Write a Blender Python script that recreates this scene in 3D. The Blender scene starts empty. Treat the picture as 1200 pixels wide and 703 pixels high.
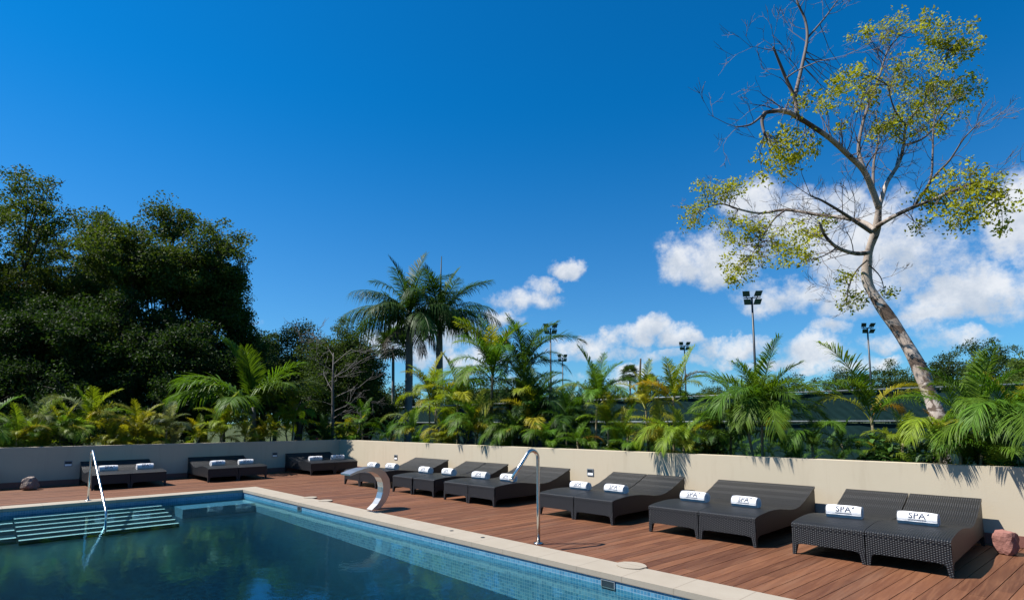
import bpy, math, random
import numpy as np
from mathutils import Vector, Matrix

C = bpy.context.scene.collection
sc = bpy.context.scene
R = math.radians

# ------------------------------------------------------------------ camera
YAW, PITCH, ROLL = R(44.204), R(6.0), R(-0.128)
FPX = 665.24                       # focal length for a 1200 px wide frame
CAM = Vector((14.977, -5.524, 1.6))
F_ = Vector((-math.cos(YAW)*math.cos(PITCH), math.sin(YAW)*math.cos(PITCH), math.sin(PITCH)))
r0 = F_.cross(Vector((0, 0, 1))).normalized(); u0 = r0.cross(F_)
R_ = r0*math.cos(ROLL) + u0*math.sin(ROLL)
U_ = -r0*math.sin(ROLL) + u0*math.cos(ROLL)
cd = bpy.data.cameras.new('camera'); cam = bpy.data.objects.new('camera', cd); C.objects.link(cam)
cam.matrix_world = Matrix(((R_.x, U_.x, -F_.x, CAM.x), (R_.y, U_.y, -F_.y, CAM.y), (R_.z, U_.z, -F_.z, CAM.z), (0, 0, 0, 1)))
cd.sensor_width = 36; cd.sensor_fit = 'HORIZONTAL'; cd.lens = FPX/1200*36
cd.shift_y = 73.72/1200; cd.clip_start = .05; cd.clip_end = 6000
sc.camera = cam

def pxdir(px, py):
    return F_ + R_*((px-600)/FPX) - U_*((py-351.5-73.72)/FPX)
def at(px, py, dep):               # world point seen in direction px, py at a depth in metres
    return CAM + pxdir(px, py)*dep
def on_y(px, y, z=0):              # point on the vertical plane Y=y in pixel column px
    d = pxdir(px, 495); t = (y-CAM.y)/d.y
    return Vector((CAM.x+d.x*t, y, z))
def on_x(px, x, z=0):
    d = pxdir(px, 495); t = (x-CAM.x)/d.x
    return Vector((x, CAM.y+d.y*t, z))
def zat(p, py):                    # height above p at which pixel row py is seen
    dep = (Vector((p.x, p.y, 1.6))-CAM).dot(F_)
    return 1.6 + (495.2-py)*dep/FPX

# ------------------------------------------------------------------ sun, sky, exposure
SUNV = Vector((-.51, -.53, 1.0)).normalized()
SUN_EL = math.asin(SUNV.z)
sd = bpy.data.lights.new('sun', 'SUN'); so = bpy.data.objects.new('sun', sd); C.objects.link(so)
sd.energy = 5.0; sd.angle = R(.53); sd.color = (1.0, .95, .87)
so.rotation_euler = SUNV.to_track_quat('Z', 'Y').to_euler(); so.location = (0, 0, 40)
SKY_STRENGTH = .052
sc.view_settings.view_transform = 'Standard'; sc.view_settings.look = 'None'
sc.view_settings.gamma = 1; sc.view_settings.use_curve_mapping = False
sc.view_settings.exposure = 1.0
try:
    sc.cycles.max_bounces = 8; sc.cycles.transparent_max_bounces = 8
    sc.cycles.diffuse_bounces = 3; sc.cycles.glossy_bounces = 3
    sc.cycles.caustics_reflective = False; sc.cycles.caustics_refractive = False
    sc.cycles.sample_clamp_indirect = 4
except Exception: pass

class NT:                          # tiny node helper
    def __init__(s, tree): s.t = tree; s.l = tree.links
    def n(s, typ, **kw):
        nd = s.t.nodes.new(typ)
        for k, v in kw.items(): setattr(nd, k, v)
        return nd
    def put(s, sock, v):
        if v is None: return
        if isinstance(v, bpy.types.NodeSocket): s.l.new(v, sock)
        else:
            if hasattr(sock, 'default_value'):
                if isinstance(v, (tuple, list)) and sock.type == 'RGBA' and len(v) == 3: v = (*v, 1)
                sock.default_value = v
    def m(s, op, a, b=None, c=None, clamp=False):
        nd = s.n('ShaderNodeMath', operation=op, use_clamp=clamp)
        for i, v in enumerate((a, b, c)): s.put(nd.inputs[i], v)
        return nd.outputs[0]
    def v(s, op, a, b=None):
        nd = s.n('ShaderNodeVectorMath', operation=op)
        s.put(nd.inputs[0], a); s.put(nd.inputs[1], b)
        return nd.outputs['Value'] if op in ('DOT_PRODUCT', 'LENGTH') else nd.outputs[0]
    def mix(s, f, a, b, blend='MIX'):
        nd = s.n('ShaderNodeMix', data_type='RGBA', blend_type=blend)
        s.put(nd.inputs[0], f); s.put(nd.inputs[6], a); s.put(nd.inputs[7], b)
        return nd.outputs[2]
    def noise(s, vec, scale, detail=3, rough=.55, dist=0, dim='3D'):
        nd = s.n('ShaderNodeTexNoise', noise_dimensions=dim)
        s.put(nd.inputs['Vector'], vec); nd.inputs['Scale'].default_value = scale
        nd.inputs['Detail'].default_value = detail; nd.inputs['Roughness'].default_value = rough
        nd.inputs['Distortion'].default_value = dist
        return nd.outputs[0]
    def ss(s, x, a, b, lo=0., hi=1.):
        nd = s.n('ShaderNodeMapRange', interpolation_type='SMOOTHSTEP')
        for k, v in zip(range(5), (x, a, b, lo, hi)): s.put(nd.inputs[k], v)
        return nd.outputs[0]
    def lin(s, x, a, b, lo=0., hi=1.):
        nd = s.n('ShaderNodeMapRange')
        for k, v in zip(range(5), (x, a, b, lo, hi)): s.put(nd.inputs[k], v)
        return nd.outputs[0]
    def vmul(s, vec, k):
        nd = s.n('ShaderNodeVectorMath', operation='MULTIPLY'); s.put(nd.inputs[0], vec); s.put(nd.inputs[1], k)
        return nd.outputs[0]
    def bump(s, h, strength=.3, dist=.01):
        nd = s.n('ShaderNodeBump'); s.put(nd.inputs['Height'], h)
        nd.inputs['Strength'].default_value = strength; nd.inputs['Distance'].default_value = dist
        return nd.outputs[0]

W = bpy.data.worlds.new('World'); sc.world = W; W.use_nodes = True
t = NT(W.node_tree); W.node_tree.nodes.clear()
geo = t.n('ShaderNodeTexCoord').outputs['Generated']
sky = t.n('ShaderNodeTexSky', sky_type='NISHITA', sun_disc=False)
sky.sun_elevation = SUN_EL; sky.sun_rotation = math.atan2(SUNV.x, SUNV.y) % (2*math.pi)
sky.air_density = 1.0; sky.dust_density = .25; sky.ozone_density = 3.0; sky.altitude = 0
F0 = Vector((F_.x, F_.y, 0)).normalized(); R0 = Vector((F0.y, -F0.x, 0))
az = t.m('ARCTAN2', t.v('DOT_PRODUCT', geo, tuple(R0)), t.v('DOT_PRODUCT', geo, tuple(F0)))
el = t.m('ARCSINE', t.v('DOT_PRODUCT', geo, (0, 0, 1)))
tnt = t.mix(t.ss(el, .02, .55), (.44, .91, 1.25), (.02, .82, 1.38))   # deep, polarised tropical blue
skyc = t.mix(1.0, sky.outputs[0], tnt, 'MULTIPLY')
wob = t.noise(geo, 7, 6, .62)
wob2 = t.noise(t.v('ADD', geo, (3.1, 1.7, .4)), 7, 6, .62)
azw = t.m('ADD', az, t.m('MULTIPLY', t.m('SUBTRACT', wob, .5), .17))
elw = t.m('ADD', el, t.m('MULTIPLY', t.m('SUBTRACT', wob2, .5), .11))
# px centre, half-width and half-height of each cumulus, and how solid it is
CLOUDS = [(846,303,56,38,.92), (886,240,38,26,.8), (950,268,58,38,.92), (1020,290,74,50,.95), (1085,300,66,42,.85), (1140,345,70,26,.9), (1195,262,42,50,1),
          (1005,345,66,22,.65), (905,345,50,20,.7), (669,311,24,12,.85), (614,352,38,13,.7), (640,335,22,11,.6), (743,386,34,19,1), (705,411,48,11,.65),
          (862,405,44,15,.75), (950,408,52,20,.85), (1060,395,42,15,.75), (1120,405,50,14,.65), (780,420,40,8,.5), (505,392,56,28,.75), (440,405,44,18,.6),
          (650,440,80,9,.5), (1010,428,80,10,.6), (760,440,100,8,.5), (300,385,36,8,.4), (1200,345,50,30,.8), (1280,300,100,50,.9), (690,400,60,14,.7), (790,395,30,12,.8), (830,425,26,8,.65), (735,432,26,7,.6), (910,425,34,9,.75), (600,372,30,8,.6), (980,378,34,12,.7), (1090,372,40,14,.7), (560,420,60,14,.6)]
dens = None; shade = None; tot = None
for px, py, hw, hh, k in CLOUDS:
    d = pxdir(px, py).normalized()
    a0 = math.atan2(d.dot(R0), d.dot(F0)); e0 = math.asin(d.z)
    sa = hw/FPX*math.cos(a0)**2*1.38/max(.5, math.cos(e0)); se = hh/FPX*math.cos(a0)*1.42
    x = t.m('MULTIPLY', t.m('SUBTRACT', azw, a0), 1/sa); y = t.m('MULTIPLY', t.m('SUBTRACT', elw, e0), 1/se)
    g = t.m('MULTIPLY', t.m('SUBTRACT', 1.0, t.m('ADD', t.m('MULTIPLY', x, x), t.m('MULTIPLY', y, y)), None, True), k)
    gy = t.m('MULTIPLY', g, y)
    dens = g if dens is None else t.m('MAXIMUM', dens, g)
    tot = g if tot is None else t.m('ADD', tot, g); shade = gy if shade is None else t.m('ADD', shade, gy)
shade = t.m('DIVIDE', shade, t.m('MAXIMUM', tot, .05))
fine = t.noise(geo, 13, 11, .66)
den2 = t.m('ADD', dens, t.m('MULTIPLY', t.m('SUBTRACT', fine, .53), 2.3))
mask = t.m('MULTIPLY', t.ss(den2, .08, .80), t.ss(dens, .03, .26))
billow = t.noise(t.v('ADD', geo, (0, 0, -.012)), 19, 9, .64)
lit = t.ss(t.m('ADD', t.m('MULTIPLY', shade, .42), t.m('MULTIPLY', t.m('SUBTRACT', billow, .5), 1.9)), -.42, .38)
ccol = t.mix(lit, (5.3, 6.0, 7.0), (8.6, 8.8, 9.1))
col = t.mix(t.m('MULTIPLY', mask, .92), skyc, ccol)
bg = t.n('ShaderNodeBackground'); t.put(bg.inputs[0], col); bg.inputs[1].default_value = SKY_STRENGTH
t.l.new(bg.outputs[0], t.n('ShaderNodeOutputWorld').inputs[0])

# ------------------------------------------------------------------ materials
def mat(name):
    m = bpy.data.materials.new(name); m.use_nodes = True; m.node_tree.nodes.clear()
    return m, NT(m.node_tree)
def finish(m, t, shader):
    t.l.new(shader, t.n('ShaderNodeOutputMaterial').inputs[0]); return m
def princ(t, col, rough=.6, metal=0, spec=.5, normal=None):
    p = t.n('ShaderNodeBsdfPrincipled')
    t.put(p.inputs['Base Color'], col); t.put(p.inputs['Roughness'], rough); t.put(p.inputs['Metallic'], metal)
    t.put(p.inputs['Specular IOR Level'], spec)
    if normal is not None: t.put(p.inputs['Normal'], normal)
    return p.outputs[0]
def opos(t): return t.n('ShaderNodeTexCoord').outputs['Object']
def simple(name, col, rough=.5, metal=0, nscale=8, var=.15, spec=.5, bump=0):
    m, t = mat(name); o = opos(t); nz = t.noise(o, nscale, 5, .6)
    c = t.mix(nz, tuple(x*(1-var) for x in col), tuple(min(1, x*(1+var)) for x in col))
    return finish(m, t, princ(t, c, t.m('ADD', t.m('MULTIPLY', nz, .15), rough-.07), metal, spec, t.bump(nz, bump, .01) if bump else None))

def m_wall():
    m, t = mat('stucco'); o = opos(t)
    n1 = t.noise(o, 1.1, 4, .6); n2 = t.noise(o, 60, 3, .6); n3 = t.noise(t.vmul(o, (3.5, 3.5, .35)), 2.2, 5, .65)
    c = t.mix(n1, (.41, .355, .265), (.47, .41, .31))
    c = t.mix(t.m('MULTIPLY', t.ss(n3, .50, .74), .5), c, (.385, .325, .24))
    return finish(m, t, princ(t, c, .85, 0, .2, t.bump(n2, .25, .004)))
def m_deck():
    m, t = mat('hardwood_deck'); o = opos(t)
    at_ = t.n('ShaderNodeAttribute', attribute_name='tint').outputs['Fac']
    gv = t.vmul(o, (26, 1.3, 10)); g = t.noise(gv, 1.0, 6, .65, .4)
    g2 = t.noise(t.vmul(o, (3, .5, 3)), 1.2, 4, .6)
    c = t.mix(at_, (.074, .025, .010), (.168, .066, .029))
    c = t.mix(t.m('MULTIPLY', t.ss(g, .35, .75), .55), c, (.185, .082, .041))
    c = t.mix(t.m('MULTIPLY', t.ss(g2, .45, .75), .45), c, (.15, .083, .051))
    c = t.mix(t.m('MULTIPLY', t.ss(g, .62, .40), .28), c, (.06, .021, .012))
    return finish(m, t, princ(t, c, t.m('ADD', .42, t.m('MULTIPLY', g, .25)), 0, .4, t.bump(g, .35, .003)))
def m_stone():
    m, t = mat('travertine'); o = opos(t)
    n1 = t.noise(o, 2.5, 5, .65); n2 = t.noise(o, 40, 4, .7)
    br = t.n('ShaderNodeTexBrick'); t.put(br.inputs['Vector'], t.n('ShaderNodeUVMap').outputs[0])
    br.inputs['Scale'].default_value = 1; br.inputs['Brick Width'].default_value = .6; br.inputs['Row Height'].default_value = 2.0
    br.inputs['Mortar Size'].default_value = .006; br.offset = 0
    c = t.mix(n1, (.245, .21, .165), (.32, .285, .235))
    c = t.mix(t.m('MULTIPLY', t.ss(n2, .58, .75), .4), c, (.22, .18, .135))
    c = t.mix(t.m('MULTIPLY', br.outputs['Fac'], .6), c, (.17, .14, .11))
    return finish(m, t, princ(t, c, .7, 0, .3, t.bump(t.m('SUBTRACT', n2, br.outputs['Fac']), .3, .003)))
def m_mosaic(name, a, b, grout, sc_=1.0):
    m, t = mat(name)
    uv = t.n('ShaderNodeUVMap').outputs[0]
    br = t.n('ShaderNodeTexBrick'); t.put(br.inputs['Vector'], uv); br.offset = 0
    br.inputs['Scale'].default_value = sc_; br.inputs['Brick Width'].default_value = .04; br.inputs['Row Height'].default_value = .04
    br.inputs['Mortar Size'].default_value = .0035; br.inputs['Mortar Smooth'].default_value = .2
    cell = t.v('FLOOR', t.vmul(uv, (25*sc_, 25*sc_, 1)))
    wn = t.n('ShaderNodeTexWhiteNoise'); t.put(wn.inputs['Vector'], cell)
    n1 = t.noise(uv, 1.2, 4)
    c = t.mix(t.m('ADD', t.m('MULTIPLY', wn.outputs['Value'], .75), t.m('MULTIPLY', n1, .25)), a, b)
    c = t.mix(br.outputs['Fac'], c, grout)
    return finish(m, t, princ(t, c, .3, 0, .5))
def m_water():
    m, t = mat('pool_water'); o = opos(t)
    n1 = t.noise(t.vmul(o, (1.0, 1.0, 1)), 2.8, 3, .5, .3); n2 = t.noise(o, 8.5, 4, .6)
    n3 = t.noise(o, .5, 2, .5)
    h = t.m('ADD', t.m('ADD', t.m('MULTIPLY', n1, .27), t.m('MULTIPLY', n2, .085)), t.m('MULTIPLY', n3, .16))
    nb = t.bump(h, .5, .022)
    fr = t.n('ShaderNodeFresnel'); fr.inputs['IOR'].default_value = 1.33; t.put(fr.inputs['Normal'], nb)
    gl = t.n('ShaderNodeBsdfGlossy'); gl.inputs['Roughness'].default_value = .02; t.put(gl.inputs['Normal'], nb)
    gl.inputs['Color'].default_value = (.40, .90, 1, 1)
    tr = t.n('ShaderNodeBsdfTransparent'); tr.inputs['Color'].default_value = (.74, .93, .95, 1)
    mx = t.n('ShaderNodeMixShader'); t.put(mx.inputs[0], fr.outputs[0]); t.l.new(tr.outputs[0], mx.inputs[1]); t.l.new(gl.outputs[0], mx.inputs[2])
    return finish(m, t, mx.outputs[0])
def m_wicker():
    m, t = mat('black_wicker')
    uv = t.n('ShaderNodeUVMap').outputs[0]
    sp = t.n('ShaderNodeSeparateXYZ'); t.put(sp.inputs[0], uv)
    a, b = .024, .012
    ua = t.m('MULTIPLY', sp.outputs[0], 1/a); vb = t.m('MULTIPLY', sp.outputs[1], 1/b)
    rib = t.m('ABSOLUTE', t.m('SINE', t.m('MULTIPLY', ua, math.pi)))
    st = t.m('SINE', t.m('MULTIPLY', t.m('ADD', vb, t.m('FLOOR', ua)), math.pi))
    h = t.m('MULTIPLY', rib, t.m('ADD', .55, t.m('MULTIPLY', st, .45)))
    oi = t.n('ShaderNodeObjectInfo').outputs['Random']
    nz = t.noise(uv, 9, 4, .6)
    c = t.mix(h, (.003, .0034, .0045), (.024, .026, .031))
    c = t.mix(t.m('MULTIPLY', t.ss(nz, .5, .8), .35), c, (.018, .018, .020))
    return finish(m, t, princ(t, c, .42, 0, .38, t.bump(h, .8, .006)))
def m_towel():
    m, t = mat('terry_towel'); o = opos(t)
    n1 = t.noise(o, 180, 3, .7); n2 = t.noise(o, 14, 3)
    c = t.mix(n2, (.56, .57, .60), (.68, .68, .69))
    return finish(m, t, princ(t, c, .95, 0, .1, t.bump(t.m('ADD', n1, t.m('MULTIPLY', n2, 2.0)), .5, .006)))
def m_steel(name='stainless_steel', rough=.16):
    m, t = mat(name); o = opos(t)
    n = t.noise(t.vmul(o, (1, 1, 60)), 6, 3)
    return finish(m, t, princ(t, (.58, .56, .53), t.m('ADD', rough, t.m('MULTIPLY', n, .12)), 1.0, .5))
def m_leaf(name, trans=.35, rough=.45, gloss=.5, tcol=1.25):
    m, t = mat(name)
    oi = t.n('ShaderNodeObjectInfo')
    tint = t.n('ShaderNodeAttribute', attribute_name='tint').outputs['Fac']
    k = t.lin(tint, 0, 1, .55, 1.45)
    c = t.vmul(oi.outputs['Color'], k)
    warm = t.mix(t.m('MULTIPLY', t.ss(tint, .85, 1.0), .35), c, (.24, .20, .03))
    p = princ(t, warm, rough, 0, gloss)
    tr = t.n('ShaderNodeBsdfTranslucent'); t.put(tr.inputs[0], t.vmul(warm, (tcol*1.15, tcol*1.1, tcol*.35)))
    mx = t.n('ShaderNodeMixShader'); mx.inputs[0].default_value = trans
    t.l.new(p, mx.inputs[1]); t.l.new(tr.outputs[0], mx.inputs[2])
    return finish(m, t, mx.outputs[0])
def m_bark(name, a, b, sc_=5, spots=None):
    m, t = mat(name); o = opos(t)
    n1 = t.noise(t.vmul(o, (1, 1, .35)), sc_, 6, .65); n2 = t.noise(o, sc_*6, 4, .6); n3 = t.noise(o, sc_*.9, 4, .6, .5)
    c = t.mix(t.ss(n1, .3, .7), a, b)
    if spots: c = t.mix(t.ss(n3, .50, .56), c, spots)
    return finish(m, t, princ(t, c, .85, 0, .2, t.bump(t.m('ADD', n1, t.m('MULTIPLY', n2, .4)), .6, .03)))
def m_screen():
    m, t = mat('windscreen_mesh'); o = opos(t)
    w = t.n('ShaderNodeTexWave', wave_type='BANDS', bands_direction='DIAGONAL'); t.put(w.inputs['Vector'], o)
    w.inputs['Scale'].default_value = 2.2; w.inputs['Distortion'].default_value = 3.5; w.inputs['Detail'].default_value = 2
    n = t.noise(o, .7, 4)
    c = t.mix(n, (.004, .017, .018), (.009, .028, .029))
    return finish(m, t, princ(t, c, .85, 0, .08, t.bump(w.outputs[1], .35, .03)))
def m_ground():
    m, t = mat('ground_grass_soil'); o = opos(t)
    n1 = t.noise(o, .35, 5, .6); n2 = t.noise(o, 9, 5, .7)
    c = t.mix(n1, (.03, .05, .014), (.06, .06, .03)); c = t.mix(t.m('MULTIPLY', n2, .5), c, (.03, .05, .012))
    return finish(m, t, princ(t, c, .95, 0, .1, t.bump(n2, .8, .05)))
def m_rock(name, a, b):
    m, t = mat(name); o = opos(t)
    n = t.noise(o, 7, 6, .65); n2 = t.noise(o, 40, 4, .7)
    return finish(m, t, princ(t, t.mix(n, a, b), .85, 0, .25, t.bump(t.m('ADD', n, t.m('MULTIPLY', n2, .3)), .7, .03)))

M = dict(
    wall=m_wall(), deck=m_deck(), stone=m_stone(), water=m_water(), wicker=m_wicker(), towel=m_towel(), steel=m_steel(),
    brushed=m_steel('brushed_steel', .28),
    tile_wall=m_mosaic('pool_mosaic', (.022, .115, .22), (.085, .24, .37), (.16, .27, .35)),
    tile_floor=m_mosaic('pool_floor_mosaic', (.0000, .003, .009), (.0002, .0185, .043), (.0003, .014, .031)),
    tile_pale=m_mosaic('step_nosing_mosaic', (.48, .70, .74), (.66, .80, .82), (.4, .6, .65)),
    skirt=simple('deck_skirting', (.16, .065, .05), .55, 0, 12, .3), sub=simple('joist_void', (.012, .010, .009), .9),
    ink=simple('navy_ink', (.012, .022, .05), .8), black=simple('black_steel', (.018, .022, .028), .45),
    lens=simple('floodlight_glass', (.03, .035, .04), .25, 0, 5, .1, .4), grey=simple('light_fitting_grey', (.16, .18, .2), .4),
    white=simple('white_louvre', (.75, .75, .75), .5), galv=simple('galvanised_pipe', (.13, .15, .16), .6, .4),
    dark=simple('dark_opening', (.006, .012, .02), .5), court=simple('tennis_court_green', (.03, .12, .07), .8),
    frond=m_leaf('palm_leaf', .38, .5, .16), leaf=m_leaf('tree_leaf', .34, .6, .12), fig=m_leaf('glossy_leaf', .25, .5, .25),
    cane=m_bark('palm_cane', (.10, .085, .05), (.22, .19, .12), 9), bark=m_bark('dark_bark', (.03, .025, .02), (.075, .062, .05), 4),
    pale=m_bark('blotched_bark', (.25, .20, .165), (.41, .355, .31), 2.6, (.09, .065, .05)), twig=simple('twig_bark', (.105, .085, .075), .8, 0, 3, .35),
    royal=m_bark('royal_palm_trunk', (.10, .095, .09), (.19, .185, .175), 3), greywood=simple('grey_dead_wood', (.085, .078, .072), .85, 0, 4, .25),
    screen=m_screen(), ground=m_ground(), red_rock=m_rock('red_stone', (.15, .062, .05), (.31, .15, .125)), brown_rock=m_rock('brown_stone', (.13, .10, .085), (.27, .22, .19)),
    red=simple('red_cap', (.38, .07, .05), .5), gold=m_leaf('dry_leaf', .3, .6, .2),
)

# ------------------------------------------------------------------ mesh helpers
class MB:
    def __init__(s): s.v = []; s.f = []; s.uv = []; s.sm = []
    def quad(s, a, b, c, d, uv=None, smooth=False):
        i = len(s.v); s.v += [tuple(a), tuple(b), tuple(c), tuple(d)]; s.f.append((i, i+1, i+2, i+3)); s.sm.append(smooth)
        s.uv += list(uv) if uv else [(0, 0)]*4
    def poly(s, pts, uv=None, smooth=False):
        i = len(s.v); s.v += [tuple(p) for p in pts]; s.f.append(tuple(range(i, i+len(pts)))); s.sm.append(smooth)
        s.uv += list(uv) if uv else [(p[0], p[1]) for p in pts]
    def box(s, x0, x1, y0, y1, z0, z1):
        P = lambda x, y, z: (x, y, z)
        s.quad(P(x0,y0,z1), P(x1,y0,z1), P(x1,y1,z1), P(x0,y1,z1), [(x0,y0),(x1,y0),(x1,y1),(x0,y1)])
        s.quad(P(x0,y1,z0), P(x1,y1,z0), P(x1,y0,z0), P(x0,y0,z0), [(x0,y1),(x1,y1),(x1,y0),(x0,y0)])
        s.quad(P(x0,y0,z0), P(x1,y0,z0), P(x1,y0,z1), P(x0,y0,z1), [(x0,z0),(x1,z0),(x1,z1),(x0,z1)])
        s.quad(P(x1,y1,z0), P(x0,y1,z0), P(x0,y1,z1), P(x1,y1,z1), [(x1,z0),(x0,z0),(x0,z1),(x1,z1)])
        s.quad(P(x1,y0,z0), P(x1,y1,z0), P(x1,y1,z1), P(x1,y0,z1), [(y0,z0),(y1,z0),(y1,z1),(y0,z1)])
        s.quad(P(x0,y1,z0), P(x0,y0,z0), P(x0,y0,z1), P(x0,y1,z1), [(y1,z0),(y0,z0),(y0,z1),(y1,z1)])
    def tube(s, pts, rad, n=8, cap=True):
        pts = [Vector(p) for p in pts]
        if not isinstance(rad, (list, tuple)): rad = [rad]*len(pts)
        i0 = len(s.v); up = None; rings = []
        for k, p in enumerate(pts):
            d = (pts[min(k+1, len(pts)-1)] - pts[max(k-1, 0)])
            d = d.normalized() if d.length > 1e-9 else Vector((0, 0, 1))
            if up is None: up = Vector((1, 0, 0)) if abs(d.x) < .8 else Vector((0, 1, 0))
            x = (up - d*up.dot(d)).normalized(); y = d.cross(x); up = x
            rings.append([tuple(p + (x*math.cos(2*math.pi*j/n) + y*math.sin(2*math.pi*j/n))*rad[k]) for j in range(n)])
        for rg in rings: s.v += rg
        L = 0
        for k in range(len(pts)-1):
            for j in range(n):
                a = i0+k*n+j; b = i0+k*n+(j+1) % n
                s.f.append((a, b, b+n, a+n)); s.sm.append(True); s.uv += [(0, 0)]*4
        if cap:
            s.f.append(tuple(i0+j for j in reversed(range(n)))); s.sm.append(False); s.uv += [(0, 0)]*n
            e = i0+(len(pts)-1)*n
            s.f.append(tuple(e+j for j in range(n))); s.sm.append(False); s.uv += [(0, 0)]*n
    def mesh(s, name, m):
        me = bpy.data.meshes.new(name); me.from_pydata(s.v, [], s.f)
        uvl = me.uv_layers.new(name='UVMap'); uvl.data.foreach_set('uv', np.array(s.uv, 'f').ravel())
        me.polygons.foreach_set('use_smooth', s.sm)
        if m: me.materials.append(m)
        me.update(); return me
    def build(s, name, m, parent=None, loc=None):
        return link(name, s.mesh(name, m), parent, loc)
def link(name, me, parent=None, loc=None):
    o = bpy.data.objects.new(name, me); C.objects.link(o)
    if parent: o.parent = parent
    if loc is not None: o.location = loc
    return o
def empty(name, label, cat, loc=(0, 0, 0), rz=0, group=None):
    o = bpy.data.objects.new(name, None); C.objects.link(o); o.empty_display_size = .2
    o.location = loc; o.rotation_euler = (0, 0, rz); o['label'] = label; o['category'] = cat
    if group: o['group'] = group
    return o
def tag(o, label, cat, group=None):
    o['label'] = label; o['category'] = cat
    if group: o['group'] = group
    return o
def struct(o): o['kind'] = 'structure'; return o
def dup(root, loc, rz, label, scale=None):
    r = root.copy(); C.objects.link(r); r.location = loc; r.rotation_euler = (0, 0, rz); r['label'] = label
    if scale: r.scale = scale
    for ch in list(root.children):
        c = ch.copy(); C.objects.link(c); c.parent = r
        for g in list(ch.children):
            d = g.copy(); C.objects.link(d); d.parent = c
    return r
def mesh_np(name, V, Fq, m, tint=None, smooth=False):
    me = bpy.data.meshes.new(name); V = np.asarray(V, 'f'); Fq = np.asarray(Fq, 'i'); k = Fq.shape[1]
    me.vertices.add(len(V)); me.vertices.foreach_set('co', V.ravel())
    me.loops.add(Fq.size); me.loops.foreach_set('vertex_index', Fq.ravel())
    me.polygons.add(len(Fq)); me.polygons.foreach_set('loop_start', np.arange(0, Fq.size, k, dtype='i'))
    me.polygons.foreach_set('use_smooth', np.full(len(Fq), smooth))
    if tint is not None:
        a = me.attributes.new('tint', 'FLOAT', 'POINT'); a.data.foreach_set('value', np.asarray(tint, 'f'))
    me.materials.append(m); me.update(calc_edges=True); return me

# ------------------------------------------------------------------ the terrace: ground, deck, pool
XW, YW, H = -3.985, 4.313, 1.01            # faces of the two low walls, their height
XE, YS = 24.0, -14.0                       # how far the terrace runs out of the picture
PX0, PX1, PY0, PY1 = .47, 13.0, -8.0, -.47 # the pool
CO = .47
g = MB(); B = 3000
tx0, tx1, ty0, ty1 = XW-.05, XE, YS, YW+.05
g.quad((-B,-B,-.06), (B,-B,-.06), (B,ty0,-.06), (-B,ty0,-.06)); g.quad((-B,ty1,-.06), (B,ty1,-.06), (B,B,-.06), (-B,B,-.06))
g.quad((-B,ty0,-.06), (tx0,ty0,-.06), (tx0,ty1,-.06), (-B,ty1,-.06)); g.quad((tx1,ty0,-.06), (B,ty0,-.06), (B,ty1,-.06), (tx1,ty1,-.06))
struct(g.build('ground', M['ground']))
g = MB()
ox0, ox1, oy0, oy1 = PX0-.02, PX1+.02, PY0-.02, PY1+.02
z = -.062
g.quad((tx0,ty0,z), (tx1,ty0,z), (tx1,oy0,z), (tx0,oy0,z)); g.quad((tx0,oy1,z), (tx1,oy1,z), (tx1,ty1,z), (tx0,ty1,z))
g.quad((tx0,oy0,z), (ox0,oy0,z), (ox0,oy1,z), (tx0,oy1,z)); g.quad((ox1,oy0,z), (tx1,oy0,z), (tx1,oy1,z), (ox1,oy1,z))
struct(g.build('subfloor', M['sub']))

def clip(poly, ax, val, keep_less):
    out = []
    for i in range(len(poly)):
        a, b = poly[i], poly[(i+1) % len(poly)]
        ia = (a[ax] <= val) == keep_less; ib = (b[ax] <= val) == keep_less
        if ia: out.append(a)
        if ia != ib:
            k = (val-a[ax])/(b[ax]-a[ax]); out.append(tuple(a[j]+(b[j]-a[j])*k for j in range(2)))
    return out
rng = random.Random(5)
V = []; Fc = []; T = []
def deck_region(x0, x1, y0, y1):
    bw, gap = .142, .007; sh = math.tan(R(3.6))
    span = max(abs(y0), abs(y1))*sh
    n0 = int((x0-span)/bw)-1; n1 = int((x1+span)/bw)+2
    for k in range(n0, n1):
        rr = random.Random(k*7+1)
        ys = [YS-2+rr.random()*2.4]
        while ys[-1] < YW+1: ys.append(ys[-1]+rr.choice((2.4, 2.8, 3.2, 3.6)))
        for a, b in zip(ys, ys[1:]):
            tv = rr.random()
            if b < y0 or a > y1: continue
            xa = k*bw
            q = [(xa+a*sh, a+.002), (xa+bw-gap+a*sh, a+.002), (xa+bw-gap+b*sh, b-.002), (xa+b*sh, b-.002)]
            for ax, val, kl in ((0, x0, False), (0, x1, True), (1, y0, False), (1, y1, True)):
                if q: q = clip(q, ax, val, kl)
            if len(q) < 3: continue
            i = len(V); n = len(q); zz = rr.uniform(-.0012, .0012)
            V.extend([(x, y, zz) for x, y in q]); V.extend([(x, y, -.045) for x, y in q])
            Fc.append(tuple(range(i, i+n)))
            for j in range(n): Fc.append((i+j, i+n+j, i+n+(j+1) % n, i+(j+1) % n))
            T.extend([tv]*(2*n))
deck_region(XW+.012, XE, .003, YW-.012)
deck_region(XW+.012, -.003, YS, 0.0)
deck_region(PX1+CO+.003, XE, YS, 0.0)
me = bpy.data.meshes.new('deck'); me.from_pydata(V, [], Fc)
a = me.attributes.new('tint', 'FLOAT', 'POINT'); a.data.foreach_set('value', np.array(T, 'f'))
me.materials.append(M['deck']); struct(link('deck', me))

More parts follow.
